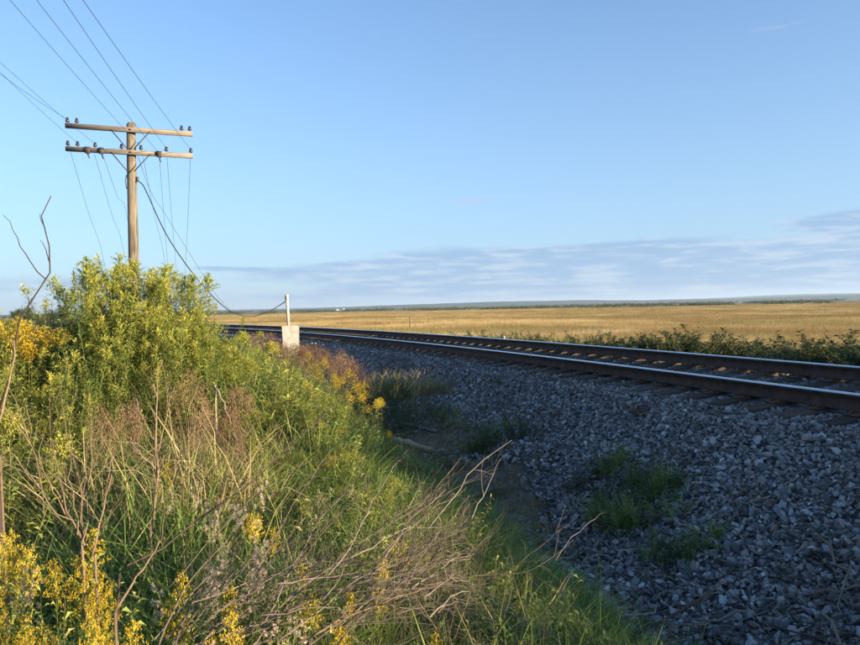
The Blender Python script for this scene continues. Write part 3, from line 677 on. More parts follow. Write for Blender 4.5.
# big yellow goldenrods of the foreground
for (px, py, d, wd), lab in zip(((75, 545, 2.0, .42), (96, 578, 1.95, .36), (18, 508, 2.3, .45), (-4, 535, 2.2, .45), (80, 600, 1.75, .36), (5, 590, 1.9, .40), (40, 612, 1.8, .34)), (
        'densest bright yellow goldenrod head in the lower left corner', 'yellow goldenrod leaning out beside the densest head', 'tall goldenrod with pale tip at the left edge, above the corner cluster',
        'goldenrod cut by the left edge of the view', 'low yellow goldenrod under the densest head', 'dull yellow goldenrod at the bottom left corner', 'small yellow goldenrod right of the corner cluster')):
    plant_px('goldbig', px, py, d, lab, 'goldenrod', 'bright goldenrods in the lower left corner', wide=wd)
plant_px('seed', 16, 500, 2.3, 'white fluffy seed head standing behind the left edge goldenrod', 'aster', wide=.5)
AS = 'fluffy pale seed heads low on the bank'
ROW3 = ((205, 545, 2.3), (250, 528, 2.5), (262, 535, 2.45), (200, 470, 3.3), (248, 476, 3.4), (258, 585, 2.1), (222, 505, 2.9), (345, 560, 2.5), (290, 610, 2.0), (330, 470, 4.2))
for px, py, d in ROW3:
    plant_px('seed', px, py, d, 'aster gone to fluffy pale seed low on the bank, '+nth(px, ROW3)+' from the left', 'aster', AS, wide=.72)
ROW4 = ((262, 510, 2.7), (100, 528, 2.2), (393, 540, 2.7), (352, 590, 2.2), (375, 552, 2.5), (440, 625, 2.3), (185, 572, 2.1), (240, 600, 1.9), (215, 585, 2.0), (130, 625, 1.7), (300, 560, 2.3), (160, 462, 4.0), (330, 455, 5.0))
for px, py, d in ROW4:
    plant_px('gold', px, py, d, 'small yellow goldenrod sprig in the brush and weeds, '+nth(px, ROW4)+' from the left', 'goldenrod', 'small goldenrod sprigs in the brush', wide=.42)
for px, py, d, lab in ((12, 585, 1.9, 'lime green leafy weed at the left edge under the yellow goldenrod'), (52, 622, 1.8, 'lime green leafy weed between the two corner goldenrods'), (135, 618, 1.9, 'leafy green weed right of the corner goldenrod cluster'),
        (182, 598, 2.0, 'leafy green weed left of the low seed heads'), (232, 575, 2.2, 'leafy green weed among the low seed heads'), (300, 600, 2.1, 'leafy green weed under the left part of the brush pile'), (355, 612, 2.2, 'leafy green weed under the middle of the brush pile'), (40, 552, 2.1, 'leafy green weed behind the corner goldenrods')):
    plant_px('bush', px, py, d, lab, 'weed', wide=.62)
# bare dry stalks
def stalk(px0, py0, px1, py1, d0, d1, r, label, forks=(), mat='drystem', name='dry_stalk', group=None, wob=.012, twig=0):
    a = at(px0, py0, d0); b_ = at(px1, py1, d1); base = Vector(a); o = empty(name, label, 'dry stalk' if name == 'dry_stalk' else 'branch', a, group=group); n = 9
    def path(p, q, rr, nm, par):
        L = (q-p).length; t = np.linspace(0, 1, n)[:, None]; pts = np.array(p)*(1-t)+np.array(q)*t
        wv = np.cumsum(RNG.normal(0, L*wob, (n, 3)), 0); pts += wv-t*wv[-1]; fine = along(pts, np.linspace(0, 1, 41)); g = G(); g.tube(pts-np.array(base), np.linspace(rr, rr*.4, n), 5, RNG.random())
        for _ in range(twig):
            q_ = along(pts-np.array(base), np.array([RNG.uniform(.25, .95)]))[0]; branchy(g, q_, np.array(q-p)/L+RNG.normal(0, .45, 3), L*RNG.uniform(.12, .3), rr*.4, 1, 3, .5, 2)
        mobj(nm, g.mesh(nm, M[mat]), par); return fine
    mp = path(a, b_, r, 'main_stem', o)
    foot = Vector((a.x-(b_.x-a.x)*.10, a.y-(b_.y-a.y)*.10, sz(a.x, a.y)-.02))          # rooted in the soil
    if a.z-foot.z > .05: mobj('root_stem', G().tube([tuple(foot-base), tuple((foot+a)/2-base+Vector((.01, 0, 0))), (0, 0, 0)], [r*1.15, r*1.08, r], 5).mesh('root_stem', M[mat]), o)
    for (qx0, qy0, qx1, qy1, f0, f1) in forks:
        q0 = at(qx0, qy0, f0); q0 = Vector(min(mp, key=lambda v: (Vector(v)-q0).length)); path(q0, at(qx1, qy1, f1), r*.55, 'side_shoot', o)
    return o
stalk(-3, 410, 51, 196, 2.6, 2.6, .0045, 'tallest bare forked twig against the sky at the far left', ((35, 276, 3, 215, 2.6, 2.6), (38, 262, 40, 240, 2.6, 2.6), (47, 225, 40, 214, 2.6, 2.6)), 'darkbark', wob=.02)
stalk(0, 455, 14, 340, 2.4, 2.4, .005, 'reddish bare stalk rising along the left edge', wob=.02)
stalk(82, 545, 52, 440, 2.0, 2.1, .0038, 'pair of tan fanned stalks above the corner goldenrod', ((80, 540, 60, 385, 2.0, 2.2), (80, 530, 0, 445, 2.0, 1.9), (78, 540, 70, 430, 2.0, 2.1), (80, 548, 92, 420, 2.0, 2.1), (72, 505, 40, 455, 2.0, 2.0), (80, 535, 84, 440, 2.0, 2.2)), wob=.02, twig=2)
stalk(95, 555, 112, 475, 2.0, 2.0, .0035, 'reddish forked stalk right of the fanned stalks', ((108, 500, 115, 445, 2.0, 2.0), (100, 530, 122, 500, 2.0, 2.0)), twig=2)
stalk(150, 520, 163, 360, 2.8, 2.9, .0045, 'branched brown stalk standing mid bank left of the brown domes', ((160, 450, 175, 385, 2.9, 2.9), (159, 440, 135, 395, 2.9, 2.9), (156, 480, 190, 450, 2.8, 2.8), (157, 470, 130, 440, 2.8, 2.8), (162, 400, 150, 372, 2.9, 2.9)), twig=4, wob=.018)
stalk(115, 612, 160, 540, 1.9, 2.0, .0045, 'thin dark stem curving up from the seed heads', ((160, 540, 165, 490, 2.0, 2.1),), wob=.02)
stalk(120, 568, 330, 408, 2.0, 3.4, .0036, 'long dark branch slanting across the middle of the bank', ((200, 512, 300, 440, 2.3, 2.9), (240, 480, 342, 398, 2.7, 3.5)), 'darkbark', 'dead_branch', wob=.012)
stalk(215, 385, 237, 440, 5.8, 5.6, .009, 'curved tan root hanging below the brown domes', (), 'paleroot', 'dead_branch', wob=.03)
ROW7 = ((170, 350, 5.5), (188, 420, 4.6), (300, 400, 5.6), (60, 380, 4.8), (250, 430, 4.6), (110, 450, 3.4), (210, 440, 4.0), (325, 420, 5.8), (140, 430, 3.9), (45, 420, 3.7))
for px, py, d in ROW7:
    plant_px('dead', px, py, d, 'thin dry branched stalk among the bank weeds, '+nth(px, ROW7)+' from the left', 'dry stalk', 'thin dry stalks in the bank weeds', wide=1)
# brush pile: dead branches thrown over the bank, running lower left to upper right
BR = 'dead branches of the brush pile'
def brush(px0, py0, px1, py1, d0, d1, r, label, group=BR, twig=5, mat='greybranch', name='dead_branch', seeddepth=1):
    a = at(px0, py0, d0); b_ = at(px1, py1, d1); d = np.array(b_-a); L = np.linalg.norm(d); o = empty(name, label, 'branch', a, group=group)
    n = 10; t = np.linspace(0, 1, n)[:, None]; pts = t*d; wv = np.cumsum(RNG.normal(0, L*.012, (n, 3)), 0); pts = pts+wv-t*wv[-1]; pts[:, 2] += .10*L*np.sin(t[:, 0]*math.pi)*RNG.uniform(-.3, 1)
    g = G().tube(pts, np.linspace(r, r*.3, n), 5, RNG.random()); mobj('main_stem', g.mesh('branch_stem', M[mat]), o)
    g = G()
    for _ in range(twig):
        q = along(pts, np.array([RNG.uniform(.2, 1)]))[0]; branchy(g, q, d/L+RNG.normal(0, .42, 3), L*RNG.uniform(.15, .38), r*.42, seeddepth, 3, .5, 3, .10)
    if twig: mobj('twigs', g.mesh('branch_twigs', M[mat]), o)
    return o
for i in range(110):
    t = RNG.random(); x0 = RNG.uniform(150, 440); y0 = 655-max(0, (x0-150))*.28+RNG.normal(0, 28); L = RNG.uniform(50, 170); a = R(RNG.uniform(5, 62))
    x1, y1 = x0+L*math.cos(a), y0-L*math.sin(a)
    d0 = RNG.uniform(1.75, 2.5)
    k_ = min(1, max(.3, (470-x0)/max(L*math.cos(a), 1)), max(.3, (y0-(425+abs(x1-380)*.35))/max(L*math.sin(a), 1))); x1, y1 = x0+(x1-x0)*k_, y0+(y1-y0)*k_
    brush(x0, y0, x1, y1, d0, d0+RNG.uniform(.0, .5), RNG.uniform(.0016, .0033), 'thin grey brown dead branch lying tangled in the brush pile')
brush(150, 665, 530, 572, 1.9, 3.0, .0052, 'longest thick dead branch reaching out low toward the gravel', None, 9)
brush(230, 650, 505, 575, 2.0, 2.9, .0045, 'second thick dead branch lying just below the longest one', None, 8)
brush(430, 530, 512, 440, 3.0, 3.6, .0034, 'bare curved pale stick arching up in front of the gravel', None, 1, 'paleroot')
brush(470, 520, 500, 460, 3.1, 3.5, .0024, 'short pale stick forked beside the arching stick', None, 1, 'paleroot')
brush(555, 560, 605, 512, 3.3, 3.6, .0018, 'thin straw coloured twig crossing the edge of the gravel', None, 0, 'paleroot')
brush(300, 640, 460, 575, 1.9, 2.4, .004, 'brown dead branch under the two thick branches', None, 7, 'drystem')
brush(560, 640, 440, 560, 2.6, 2.9, .003, 'bent dry grass stem crossing the pile from right to left', None, 1, 'paleroot')
# leaning logs and debris in the ditch
def px_ground(px, py):
    o = Vector((0, 0, HC)); d = (at(px, py, 1)-o); t = .5
    while t < 200:
        p = o+d*t
        if p.z < sz(p.x, p.y): break
        t *= 1.01
    return o+d*t
def logg(px0, py0, px1, py1, d0, d1, r, mat, label, name='log'):
    a = px_ground(px0, py0); b_ = px_ground(px1, py1); a.z += r*.9; b_.z += r; v = b_-a; L = v.length
    o = mobj(name, None) if False else None
    n = 9; t = np.linspace(0, 1, n); pts = np.stack([t*L, RNG.normal(0, r*.12, n), RNG.normal(0, r*.12, n)], 1)
    g = G().tube(pts, r*(1+RNG.normal(0, .08, n))*np.interp(t, [0, .5, 1], [1.1, 1, .8]), 9)
    for _ in range(2):
        q = RNG.uniform(.2, .8)*L; g.tube([(q, 0, 0), (q+r, r*1.2, r*.6), (q+r*1.8, r*2, r*.8)], [r*.35, r*.3, r*.2], 5)
    ob = mobj(name, g.mesh(name, M[mat], True)); ob.matrix_world = Matrix.Translation(a) @ v.to_track_quat('X', 'Z').to_matrix().to_4x4(); return tag(ob, label, 'log' if name == 'log' else 'wood')
logg(388, 441, 430, 453, 7.3, 6.9, .05, 'log', 'pale barkless log lying on the edge of the bank')
logg(405, 426, 436, 433, 9.3, 9.2, .035, 'greylog', 'grey driftwood stick in the dark hollow above the pale log')
logg(452, 447, 472, 433, 8.2, 8.6, .02, 'greylog', 'thin grey stick slanting across the hollow floor')
logg(462, 470, 486, 463, 7.2, 7.3, .018, 'greylog', 'short broken stick at the lower end of the hollow')

# ------------------------------------------------------------------ plants on and beside the ballast
def cluster(x, y, kinds, n, rad, hr, label, cat, group, wide=.8):
    for _ in range(n):
        a, r = RNG.random()*6.283, rad*math.sqrt(RNG.random())
        plant(kinds[RNG.integers(len(kinds))], x+math.cos(a)*r, y+math.sin(a)*r, RNG.uniform(*hr), label, cat, group, wide=wide)
KINDS['grasst'] = [k_tuft(n=70, h=.32, mat='grass', spread=.05, wd=.004, curl=1.6) for _ in range(3)]; NAMES['grasst'] = 'grass_tuft'; NATH['grasst'] = .28
KINDS['strawt'] = [k_tuft(n=150, h=.45, mat='straw', spread=.09, wd=.006, curl=1.0, lean=.35) for _ in range(3)]; NAMES['strawt'] = 'grass_tuft'; NATH['strawt'] = .4
for px, py, n, rad, hr, lab, gr in ((640, 505, 30, .46, (.20, .40), 'low dark green weed in the larger patch growing through the gravel', 'weeds of the larger gravel patch'),
                                (682, 556, 14, .30, (.14, .28), 'low dark green weed at the near end of the gravel patch', 'weeds of the near gravel patch'),
                                (600, 476, 11, .30, (.14, .28), 'small weed at the far end of the gravel patch', 'weeds of the far gravel patch'),
                                (502, 446, 20, .42, (.28, .50), 'dark bushy weed of the mound between hollow and gravel', 'weeds of the dark mound'),
                                (425, 430, 9, .8, (.18, .4), 'shaded weed standing in the dark hollow below the bank', 'weeds in the hollow')):
    p = px_ground(px, py); cluster(p.x, p.y, ('dark', 'bush', 'bush', 'grasst') if 'mound' not in lab else ('dark', 'bush', 'dark'), n, rad, hr, lab, 'weed', gr)
for px, py, lab in ((505, 405, 'pinkish dry seed stalk standing on the dark mound by the gravel'),):
    p = px_ground(px, 430); plant('rust', p.x, p.y, .5, lab, 'dried weed', wide=.28)
ROW6 = ((395, 372, 15), (408, 374, 14.6), (420, 370, 14.5), (432, 376, 14.2), (443, 380, 14.0), (385, 370, 15.4), (452, 388, 13.6))
for px, py, d in ROW6:
    plant_px('strawt', px, py, d, 'tan dry grass tuft beyond the dark hollow, '+nth(px, ROW6)+' from the left', 'grass tuft', 'sunlit tan tufts beyond the hollow', wide=1.5)
for px, py, d in ((365, 368, 13.5), (376, 372, 13), (388, 378, 13), (400, 384, 12.5), (415, 390, 12.5), (430, 392, 12.2), (380, 388, 11.8), (395, 396, 11.5), (372, 366, 14.5), (445, 398, 12), (412, 400, 11.5)):
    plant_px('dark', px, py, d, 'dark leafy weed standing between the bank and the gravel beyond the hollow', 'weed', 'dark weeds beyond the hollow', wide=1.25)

KINDS['mat'] = [k_tuft(n=150, h=.20, mat='rust', spread=.10, wd=.006, curl=2.2, lean=1.3) for _ in range(3)]; NAMES['mat'] = 'dead_weed_mat'; NATH['mat'] = .16
for px, py, lab in ((560, 379, 'flat brown dead weed mat on the shoulder, second of the brown patches from the left'), (585, 389, 'flat brown dead weed mat in the middle of the brown shoulder patches'), (603, 396, 'flat brown dead weed mat just right of the middle shoulder patch'), (543, 373, 'flat brown dead weed mat, leftmost on the gravel shoulder'),
                    (645, 409, 'small brown dead weed mat below the near rail, second from the right'), (706, 418, 'small brown dead weed mat below the near rail, rightmost')):
    p = px_ground(px, py); plant('mat', p.x, p.y, .12, lab, 'dead weed', wide=2.0)
# shrubs on the field side of the track
def shrub_mesh():
    st, fo = G(), G()
    for _ in range(34):
        p = stem_path(RNG.uniform(.55, 1.0), .75, 5, base=(RNG.normal(0, .2), RNG.normal(0, .2), 0)); st.tube(p, np.linspace(.006, .002, 5), 3); whorl(fo, p, 100, .066, .028, .10, 1, (-.1, .9), .15, .9)
    return dict(stem=st.mesh('shrub_stem', M['drystem']), foliage=fo.mesh('shrub_foliage', M['darkleaf']))
KINDS['shrub'] = [shrub_mesh() for _ in range(3)]; NAMES['shrub'] = 'green_shrub'; NATH['shrub'] = .95
for i in range(165):
    s = RNG.uniform(6, 16); u = RNG.uniform(3.0, 5.6); p = P(s, u)
    h = RNG.uniform(1.1, 1.42) if s < 14 else RNG.uniform(.9, 1.2)
    if 9.5 < s < 12 and u < 4: continue
    plant('shrub', p[0], p[1], h, 'dark green leafy shrub in the band behind the far rail at the right', 'shrub', 'green shrubs behind the far rail at the right', wide=1.35)
for i in range(84):  # unseen tall shrubs, added to cast shade on the lower bank slope
    s = RNG.uniform(-15, 2.5); u = RNG.uniform(3.2, 5.2); p = P(s, u)
    plant('shrub', p[0], p[1], RNG.uniform(2.6, 3.1), 'taller green shrub added unseen past the right edge to shade the bank slope', 'shrub', 'added shade shrubs past the right edge', wide=1.5)
for i in range(24):
    s = RNG.uniform(20, 29); u = RNG.uniform(3.4, 7.5); p = P(s, u)
    plant('shrub', p[0], p[1], RNG.uniform(.85, 1.2), 'low rounded green shrub in the smaller clump behind the far rail', 'shrub', 'smaller clump of shrubs behind the far rail', wide=1.2)

# ------------------------------------------------------------------ uncountable cover on the bank
ENVX = [-300, 0, 55, 78, 110, 150, 188, 205, 235, 290, 330, 350, 385, 400, 460, 520, 620, 700, 1200]
ENVY = [326, 324, 308, 276, 272, 278, 284, 306, 322, 345, 362, 378, 408, 452, 492, 545, 640, 700, 900]
CLEAR = []                                   # world capsules (a, b, radius) where the leafy growth stays low
for px, d in ((196, 4.7), (236, 4.9), (228, 4.6), (204, 4.5)):
    q = at(px, 400, d); CLEAR.append((np.array([q.x, q.y]), np.array([q.x*.62, q.y*.62]), .33, .42))
for px, d, r_, f_ in ((150, 5.0, .75, .45), (235, 4.4, .80, .45), (290, 4.6, .70, .5), (50, 3.4, .55, .35), (110, 3.0, .45, .35), (400, 6.4, .45, .4), (200, 3.2, .45, .5)):
    q = at(px, 400, d); CLEAR.append((np.array([q.x, q.y]), np.array([q.x, q.y])*.98, r_, f_))
q = at(414, 449, 7.3); CLEAR.append((np.array([q.x, q.y]), np.array([q.x*.72, q.y*.72]), .5, .22))
def lowered(x, y):
    f = np.ones(len(x)); p = np.stack([x, y], 1)
    for a, b, r_, k in CLEAR:
        ab = b-a; t = np.clip(((p-a) @ ab)/(ab @ ab), 0, 1); d = np.linalg.norm(p-a-t[:, None]*ab, axis=1); w_ = np.clip((r_*1.25-d)/(r_*.5), 0, 1); f = np.minimum(f, 1-w_*(1-k))
    return f
def cover(name, protos, N, umin, umax, rmin, rmax, hr, nath, power=1.3, clump=None, ztilt=.15, wide=1.0, env=True, seed=3, pxr=(-90, 930), maxdown=None, ufn=None, low=True):
    r = rmin*(rmax/rmin)**(RNG.random(N)**(1/power)) if power else RNG.uniform(rmin, rmax, N); th = R(RNG.uniform(-40, 38, 1)[0])+0*r; th = RNG.uniform(R(-42), R(40), N)
    x, y = r*np.sin(th), r*np.cos(th); s, u = su(x, y); ok = (u > umin) & (u < umax)
    if ufn is not None: ok &= ufn(s, u, x, y)
    if clump is not None:
        c = vnoise(x, y, clump[0], seed)*.65+vnoise(x, y, clump[0]*2.7, seed+1)*.35; ok &= c > clump[1]
    x, y = x[ok], y[ok]; n = len(x); z = surf_z(x, y)-.015
    h = RNG.uniform(hr[0], hr[1], n)*(.5+.9*vnoise(x, y, 1.1, seed+5))*(lowered(x, y) if low else 1)
    h = h*np.interp(su(x, y)[1], [-7.4, -5.2], [1, .5]) if env else h
    if env:
        px, py, d = project(np.stack([x, y, z+h], 1)); lim = np.interp(px, ENVX, ENVY); lim = lim+RNG.gamma(1.5, 5, n)-8+26*(vnoise(x, y, 1.7, 77)-.35)*(px > 215); over = np.maximum(0, lim-py)*d/FPX
        h = h-over; good = (h > .3*hr[0]) & (px > pxr[0]) & (px < pxr[1]); x, y, z, h = x[good], y[good], z[good], h[good]; n = len(x)
    k = h/nath; kw = np.clip(k, .7, 1.4)*wide; rot = eul(n, ztilt)
    return scatter(name, [proto_obj(name+'_shape', p) for p in protos], np.stack([x, y, z], 1), rot, np.stack([kw, kw, k], 1)*RNG.uniform(.85, 1.15, (n, 1)), RNG.integers(0, len(protos), n))
grass_g = [tuft(46, .40, 'grass', .06, .0045, 1.5, .5) for _ in range(4)]
grass_s = [tuft(46, .50, 'straw', .06, .0035, 1.5, .5) for _ in range(4)]
weedp = [single(k_weed(.6, 4, 'weedleaf', .065, .020, 26, .06, .3)) for _ in range(4)]
goldp = [single(k_weed(.7, 4, 'goldleaf', .075, .016, 36, .06, .22)) for _ in range(3)]
tallp = [single(k_goldenrod('plume', .8, 2, 1.2, .08, .10, .05)) for _ in range(3)]
cover('grass', grass_g, 32000, -26, -4.55, 1.3, 24, (.18, .42), .38)
cover('dry_grass', grass_s, 4500, -26, -5.6, 1.6, 22, (.28, .55), .48, clump=(.55, .46), seed=11, low=False)
cover('weeds', weedp, 9500, -24, -5.9, 1.6, 22, (.35, .75), .6, clump=(.6, .47), seed=21)
cover('goldenrod_leaves', goldp, 5200, -24, -5.4, 2.6, 22, (.45, .95), .7, clump=(.45, .45), seed=31, wide=1.0)
tall1 = [single(k_spire(1.3, 210, .125, .0135)) for _ in range(5)]
cover('tall_weed_stand', tall1, 950, -26, -7.5, 6.8, 10.0, (1.0, 1.75), 1.3, seed=43, pxr=(72, 205), wide=.9, ufn=lambda s, u, x, y: (x/y > -.60) & (x/y < -.32))
cover('weed_stand', tall1, 900, -26, -7.0, 5.8, 9.5, (.9, 1.4), 1.3, seed=44, pxr=(-40, 260), wide=1.0)
cover('goldenrod_weeds', tallp, 1300, -24, -5.7, 4.2, 22, (.6, 1.05), .8, clump=(.5, .48), seed=41)
cover('hollow_grass', grass_s, 6000, -5.3, -1.9, 6.0, 30, (.08, .26), .48, clump=(.8, .50), seed=51, env=False, ztilt=.5, ufn=lambda s, u, x, y: u < np.interp(s, TOE_S, TOE_U)-.1)
cover('verge_grass', grass_g+grass_s[:2], 16000, 3.2, 12, 6.0, 70, (.3, .75), .38, seed=61, env=False, wide=1.4)

long_s = [tuft(52, .75, 'straw', .10, .0065, 3.0, .8) for _ in range(4)]
long_g = [tuft(52, .65, 'grass', .10, .0075, 2.8, .8) for _ in range(4)]
reeds = [tuft(26, .6, 'grass', .09, .013, 1.9, .6) for _ in range(4)]
cover('broad_grass', reeds, 4600, -22, -5.3, 3.2, 16, (.4, .75), .58, clump=(.7, .48), seed=75, ztilt=.25)
longfine = [tuft(80, .6, 'grass', .10, .0032, 2.2, .7) for _ in range(3)]
cover('fine_grass', longfine, 4200, -16, -5.6, 2.2, 5.5, (.4, .7), .58, seed=77, ztilt=.25, pxr=(-90, 330))
cover('near_leafy_weeds', weedp, 1100, -14, -6.5, 1.35, 3.6, (.22, .50), .6, clump=(.9, .36), seed=97, low=False)
cover('matted_grass', long_s, 1900, -12, -5.8, 2.6, 7.5, (.28, .5), .7, clump=(.6, .42), seed=101, ztilt=1.0, low=False)
cover('matted_green_grass', long_g, 2200, -12, -5.6, 2.0, 7.5, (.28, .5), .62, clump=(.6, .42), seed=103, ztilt=.9, low=False)
cover('arching_grass', long_s, 1900, -14, -5.7, 2.2, 9, (.40, .75), .7, clump=(.7, .44), seed=71, ztilt=.35, low=False)
cover('drooping_grass', long_g, 7500, -14, -4.6, 1.7, 9, (.32, .62), .62, clump=(.7, .36), seed=81, ztilt=.35, low=False)
bushp = [single(k_weed(.7, 9, 'weedleaf', .075, .028, 34, .12, .5)) for _ in range(3)]
cover('bushy_weeds', bushp, 3600, -20, -5.8, 2.6, 20, (.45, .85), .65, clump=(.8, .50), seed=91)
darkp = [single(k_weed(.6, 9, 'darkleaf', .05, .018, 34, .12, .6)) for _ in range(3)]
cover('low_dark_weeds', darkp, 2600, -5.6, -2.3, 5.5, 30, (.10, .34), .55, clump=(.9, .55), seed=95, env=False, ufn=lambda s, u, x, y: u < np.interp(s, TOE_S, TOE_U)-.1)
def litter(name, N, umin, umax, rmin, rmax, L, seed, pr=.5):
    pr_ = []
    for j in range(5):
        pts = np.cumsum(np.concatenate([[[0, 0, 0]], RNG.normal(0, .05, (4, 3))+np.array([.25, 0, 0])]), 0); pr_.append(proto_obj(name+'_shape', G().tube(pts, [.014, .016, .014, .012, .006], 4, RNG.random()).mesh(name, M[('greybranch', 'paleroot', 'drystem')[j % 3]])))
    r = rmin*(rmax/rmin)**RNG.random(N); th = RNG.uniform(R(-30), R(38), N); x, y = r*np.sin(th), r*np.cos(th); s, u = su(x, y); c = vnoise(x, y, .9, seed)
    ok = (u > umin) & (u < umax) & (c > pr); x, y, r = x[ok], y[ok], r[ok]; n = len(x); k = RNG.lognormal(math.log(L), .5, n)
    scatter(name, pr_, np.stack([x, y, surf_z(x, y)+.012+RNG.random(n)*.03], 1), eul(n, .22), np.stack([k, k, k], 1), RNG.integers(0, 5, n))
litter('twig_litter', 12000, -5.5, -2.4, 2.5, 26, .17, 13, .25)
litter('ballast_debris', 3500, -4.5, -1.3, 2.5, 30, .07, 14, .60)
# marsh grass over the field
def marsh():
    protos = []
    for _ in range(4):
        g = G(); n = 46; Pp = np.stack([RNG.normal(0, .22, n), RNG.normal(0, .22, n), np.zeros(n)-.02], 1); g.blades(Pp, rnd(n, 0, 6.283), rnd(n, .25, .6), rnd(n, .006, .014), rnd(n, 0, .3), rnd(n, .1, .9), seg=2); protos.append(proto_obj('marsh_tuft_shape', g.mesh('marsh_tuft', M['marsh'])))
    N = 130000; r = 12*(420/12)**RNG.random(N); th = RNG.uniform(R(-26), R(38), N); x, y = r*np.sin(th), r*np.cos(th); s, u = su(x, y); ok = u > 5+6*RNG.random(N)
    x, y, r = x[ok], y[ok], r[ok]; n = len(x); z = ground_z(x, y)-.01; k = np.interp(r, [12, 60, 420], [.8, 1.4, 4.5])*RNG.uniform(.7, 1.3, n); kz = np.interp(r, [12, 420], [.8, 1.3])*RNG.uniform(.6, 1.2, n)*(.7+.6*vnoise(x, y, .06, 5))
    scatter('marsh_grass', protos, np.stack([x, y, z], 1), eul(n, .06), np.stack([k, k, kz], 1), RNG.integers(0, 4, n))
marsh()

# ------------------------------------------------------------------ utility pole with wires
pb = at(136, 400, 17.5); PX, PY = pb.x, pb.y; PZ = gz(PX, PY)
ptop = at(131.5, 126, 17.5).z; BIS = -17.5
pole = empty('utility_pole', 'weathered wooden utility pole with two crossarms rising behind the weeds', 'utility pole', (PX, PY, PZ), (0, .013, R(-BIS)))
H = ptop-PZ; rr = np.linspace(.145, .108, 14)
g = G().tube(np.stack([.012*np.sin(np.linspace(0, 5, 14)), 0*rr, np.linspace(-.3, H, 14)], 1), rr, 12); g.lathe([(.108, H), (.09, H+.04), (.0, H+.07)], 12)
post = mobj('post', g.mesh('post', M['pole'], True), pole)
def px_z(px, py, d): return at(px, py, d).z-PZ
zu, zl = px_z(131, 133.2, 17.5), px_z(131, 155.2, 17.5)
def ins_mesh(mat):
    g = G().lathe([(0, .17), (.03, .165), (.042, .14), (.04, .11), (.055, .09), (.058, .05), (.05, .045), (.02, .05)], 12, mat=0)
    g.tube([(0, 0, -.02), (0, 0, .05)], [.016, .014], 6, mat=1); return g.mesh('insulator', [M[mat], M['iron']])
im, ip = ins_mesh('glass'), ins_mesh('porcelain')
def arm(z, yoff, offs, kind):
    me = G().box((0, 0, 0), (3.0, .095, .112), jit=.002).mesh('crossarm', M['arm']); a = mobj('crossarm', me, pole, (0, yoff, z)); out = []
    for i, x in enumerate(offs):
        mobj('insulator', im if kind[i] == 'g' else ip, a, (x, 0, .055)).scale = (.82, .82, .9); out.append(Vector((x, yoff, z+.16)))
    for sx in (-1, 1):
        b_ = G().tube([(sx*.46, -.06, -.03), (sx*.08, -.10, -.50)], [.014, .014], 4).mesh('brace', M['iron']); mobj('brace', b_, a)
    mobj('through_bolt', G().tube([(0, -.09, 0), (0, .3, 0)], [.02, .02], 6).mesh('through_bolt', M['iron']), a)
    return out
def offx(px):                                # offset along the arm for a pixel column
    best = min(np.arange(-1.6, 1.6, .01), key=lambda o: abs(project(np.array([[PX+.07+o*math.cos(R(-BIS)), PY+o*math.sin(R(-BIS)), 4.8]]))[0][0]-px)); return float(best)
up = arm(zu, -.19, [offx(69.5), offx(78.5), offx(182.5), offx(190.5)], 'gggg')
lo = arm(zl, -.19, [offx(x) for x in (69.5, 79, 96.5, 122.5, 142, 167, 191)], 'ggggggg')
for xo in (89, 103, 160): mobj('wire_clamp', G().box((offx(xo), -.27, zl-.02), (.11, .05, .16), jit=.006).tube([(offx(xo), -.2, zl-.1), (offx(xo)+.03, -.15, zl-.2)], [.02, .012], 5).mesh('wire_clamp', M['iron']), pole)
mobj('cable_hanger', G().box((.13, -.05, px_z(140, 180, 17.5)), (.06, .06, .12)).tube([(-.13, 0, px_z(140, 176, 17.5)), (-.155, -.05, px_z(140, 182, 17.5)), (-.13, -.05, px_z(140, 190, 17.5))], [.012]*3, 5).mesh('cable_hanger', M['iron']), pole)
PM = Matrix.Translation((PX, PY, PZ)) @ Matrix.Rotation(R(-BIS), 4, 'Z') @ Matrix.Rotation(.013, 4, 'Y')
up = [PM @ v for v in up]; lo = [PM @ v for v in lo]
def curve(name, pts, r, mat, label, group=None, smooth=True, k=4):
    pts = np.array([tuple(p) for p in pts]); 
    if smooth:
        q = np.concatenate([[2*pts[0]-pts[1]], pts, [2*pts[-1]-pts[-2]]]); out = []
        for i in range(1, len(q)-2):
            for t in np.linspace(0, 1, 8, endpoint=False):
                out.append(.5*((2*q[i])+(-q[i-1]+q[i+1])*t+(2*q[i-1]-5*q[i]+4*q[i+1]-q[i+2])*t*t+(-q[i-1]+3*q[i]-3*q[i+1]+q[i+2])*t**3))
        pts = np.array(out+[pts[-1]])
    o0 = pts[0].copy(); o = mobj(name, G().tube(pts-o0, r, k).mesh(name, M[mat])); o.location = o0; return tag(o, label, 'wire' if 'wire' in name else 'cable', group)
def span(a, pxe, pye, deptht, label, group, r=.0050, sag=.25, ext=1.9):
    """overhead wire from an insulator through a known sight line, carried on past the camera"""
    b_ = at(pxe, pye, deptht); d = b_-a; pts = []
    for t in np.linspace(0, 3.0, 22):
        p = a+d*t; c = -4*sag*(t/3)*(1-t/3); c1 = -4*sag*(1/3)*(1-1/3); p.z += (c-c1*t); pts.append(p)
    return curve('overhead_wire', pts, r, 'wire', label, group, False)
NW = 'wires passing overhead to the left of the camera'
span(lo[4], 10, 0, 9.6, 'overhead wire from the insulator just right of the post, steeply up to the top left', NW)
span(PM @ Vector((offx(160), -.27, zl)), 36.6, 0, 9.2, 'overhead wire from the clamp right of the post up to the top edge', NW)
span(lo[5], 63.4, 0, 8.8, 'overhead wire from the second insulator in from the right arm end', NW)
span(lo[6], 83, 0, 8.4, 'overhead wire from the insulator on the right end of the lower arm', NW)
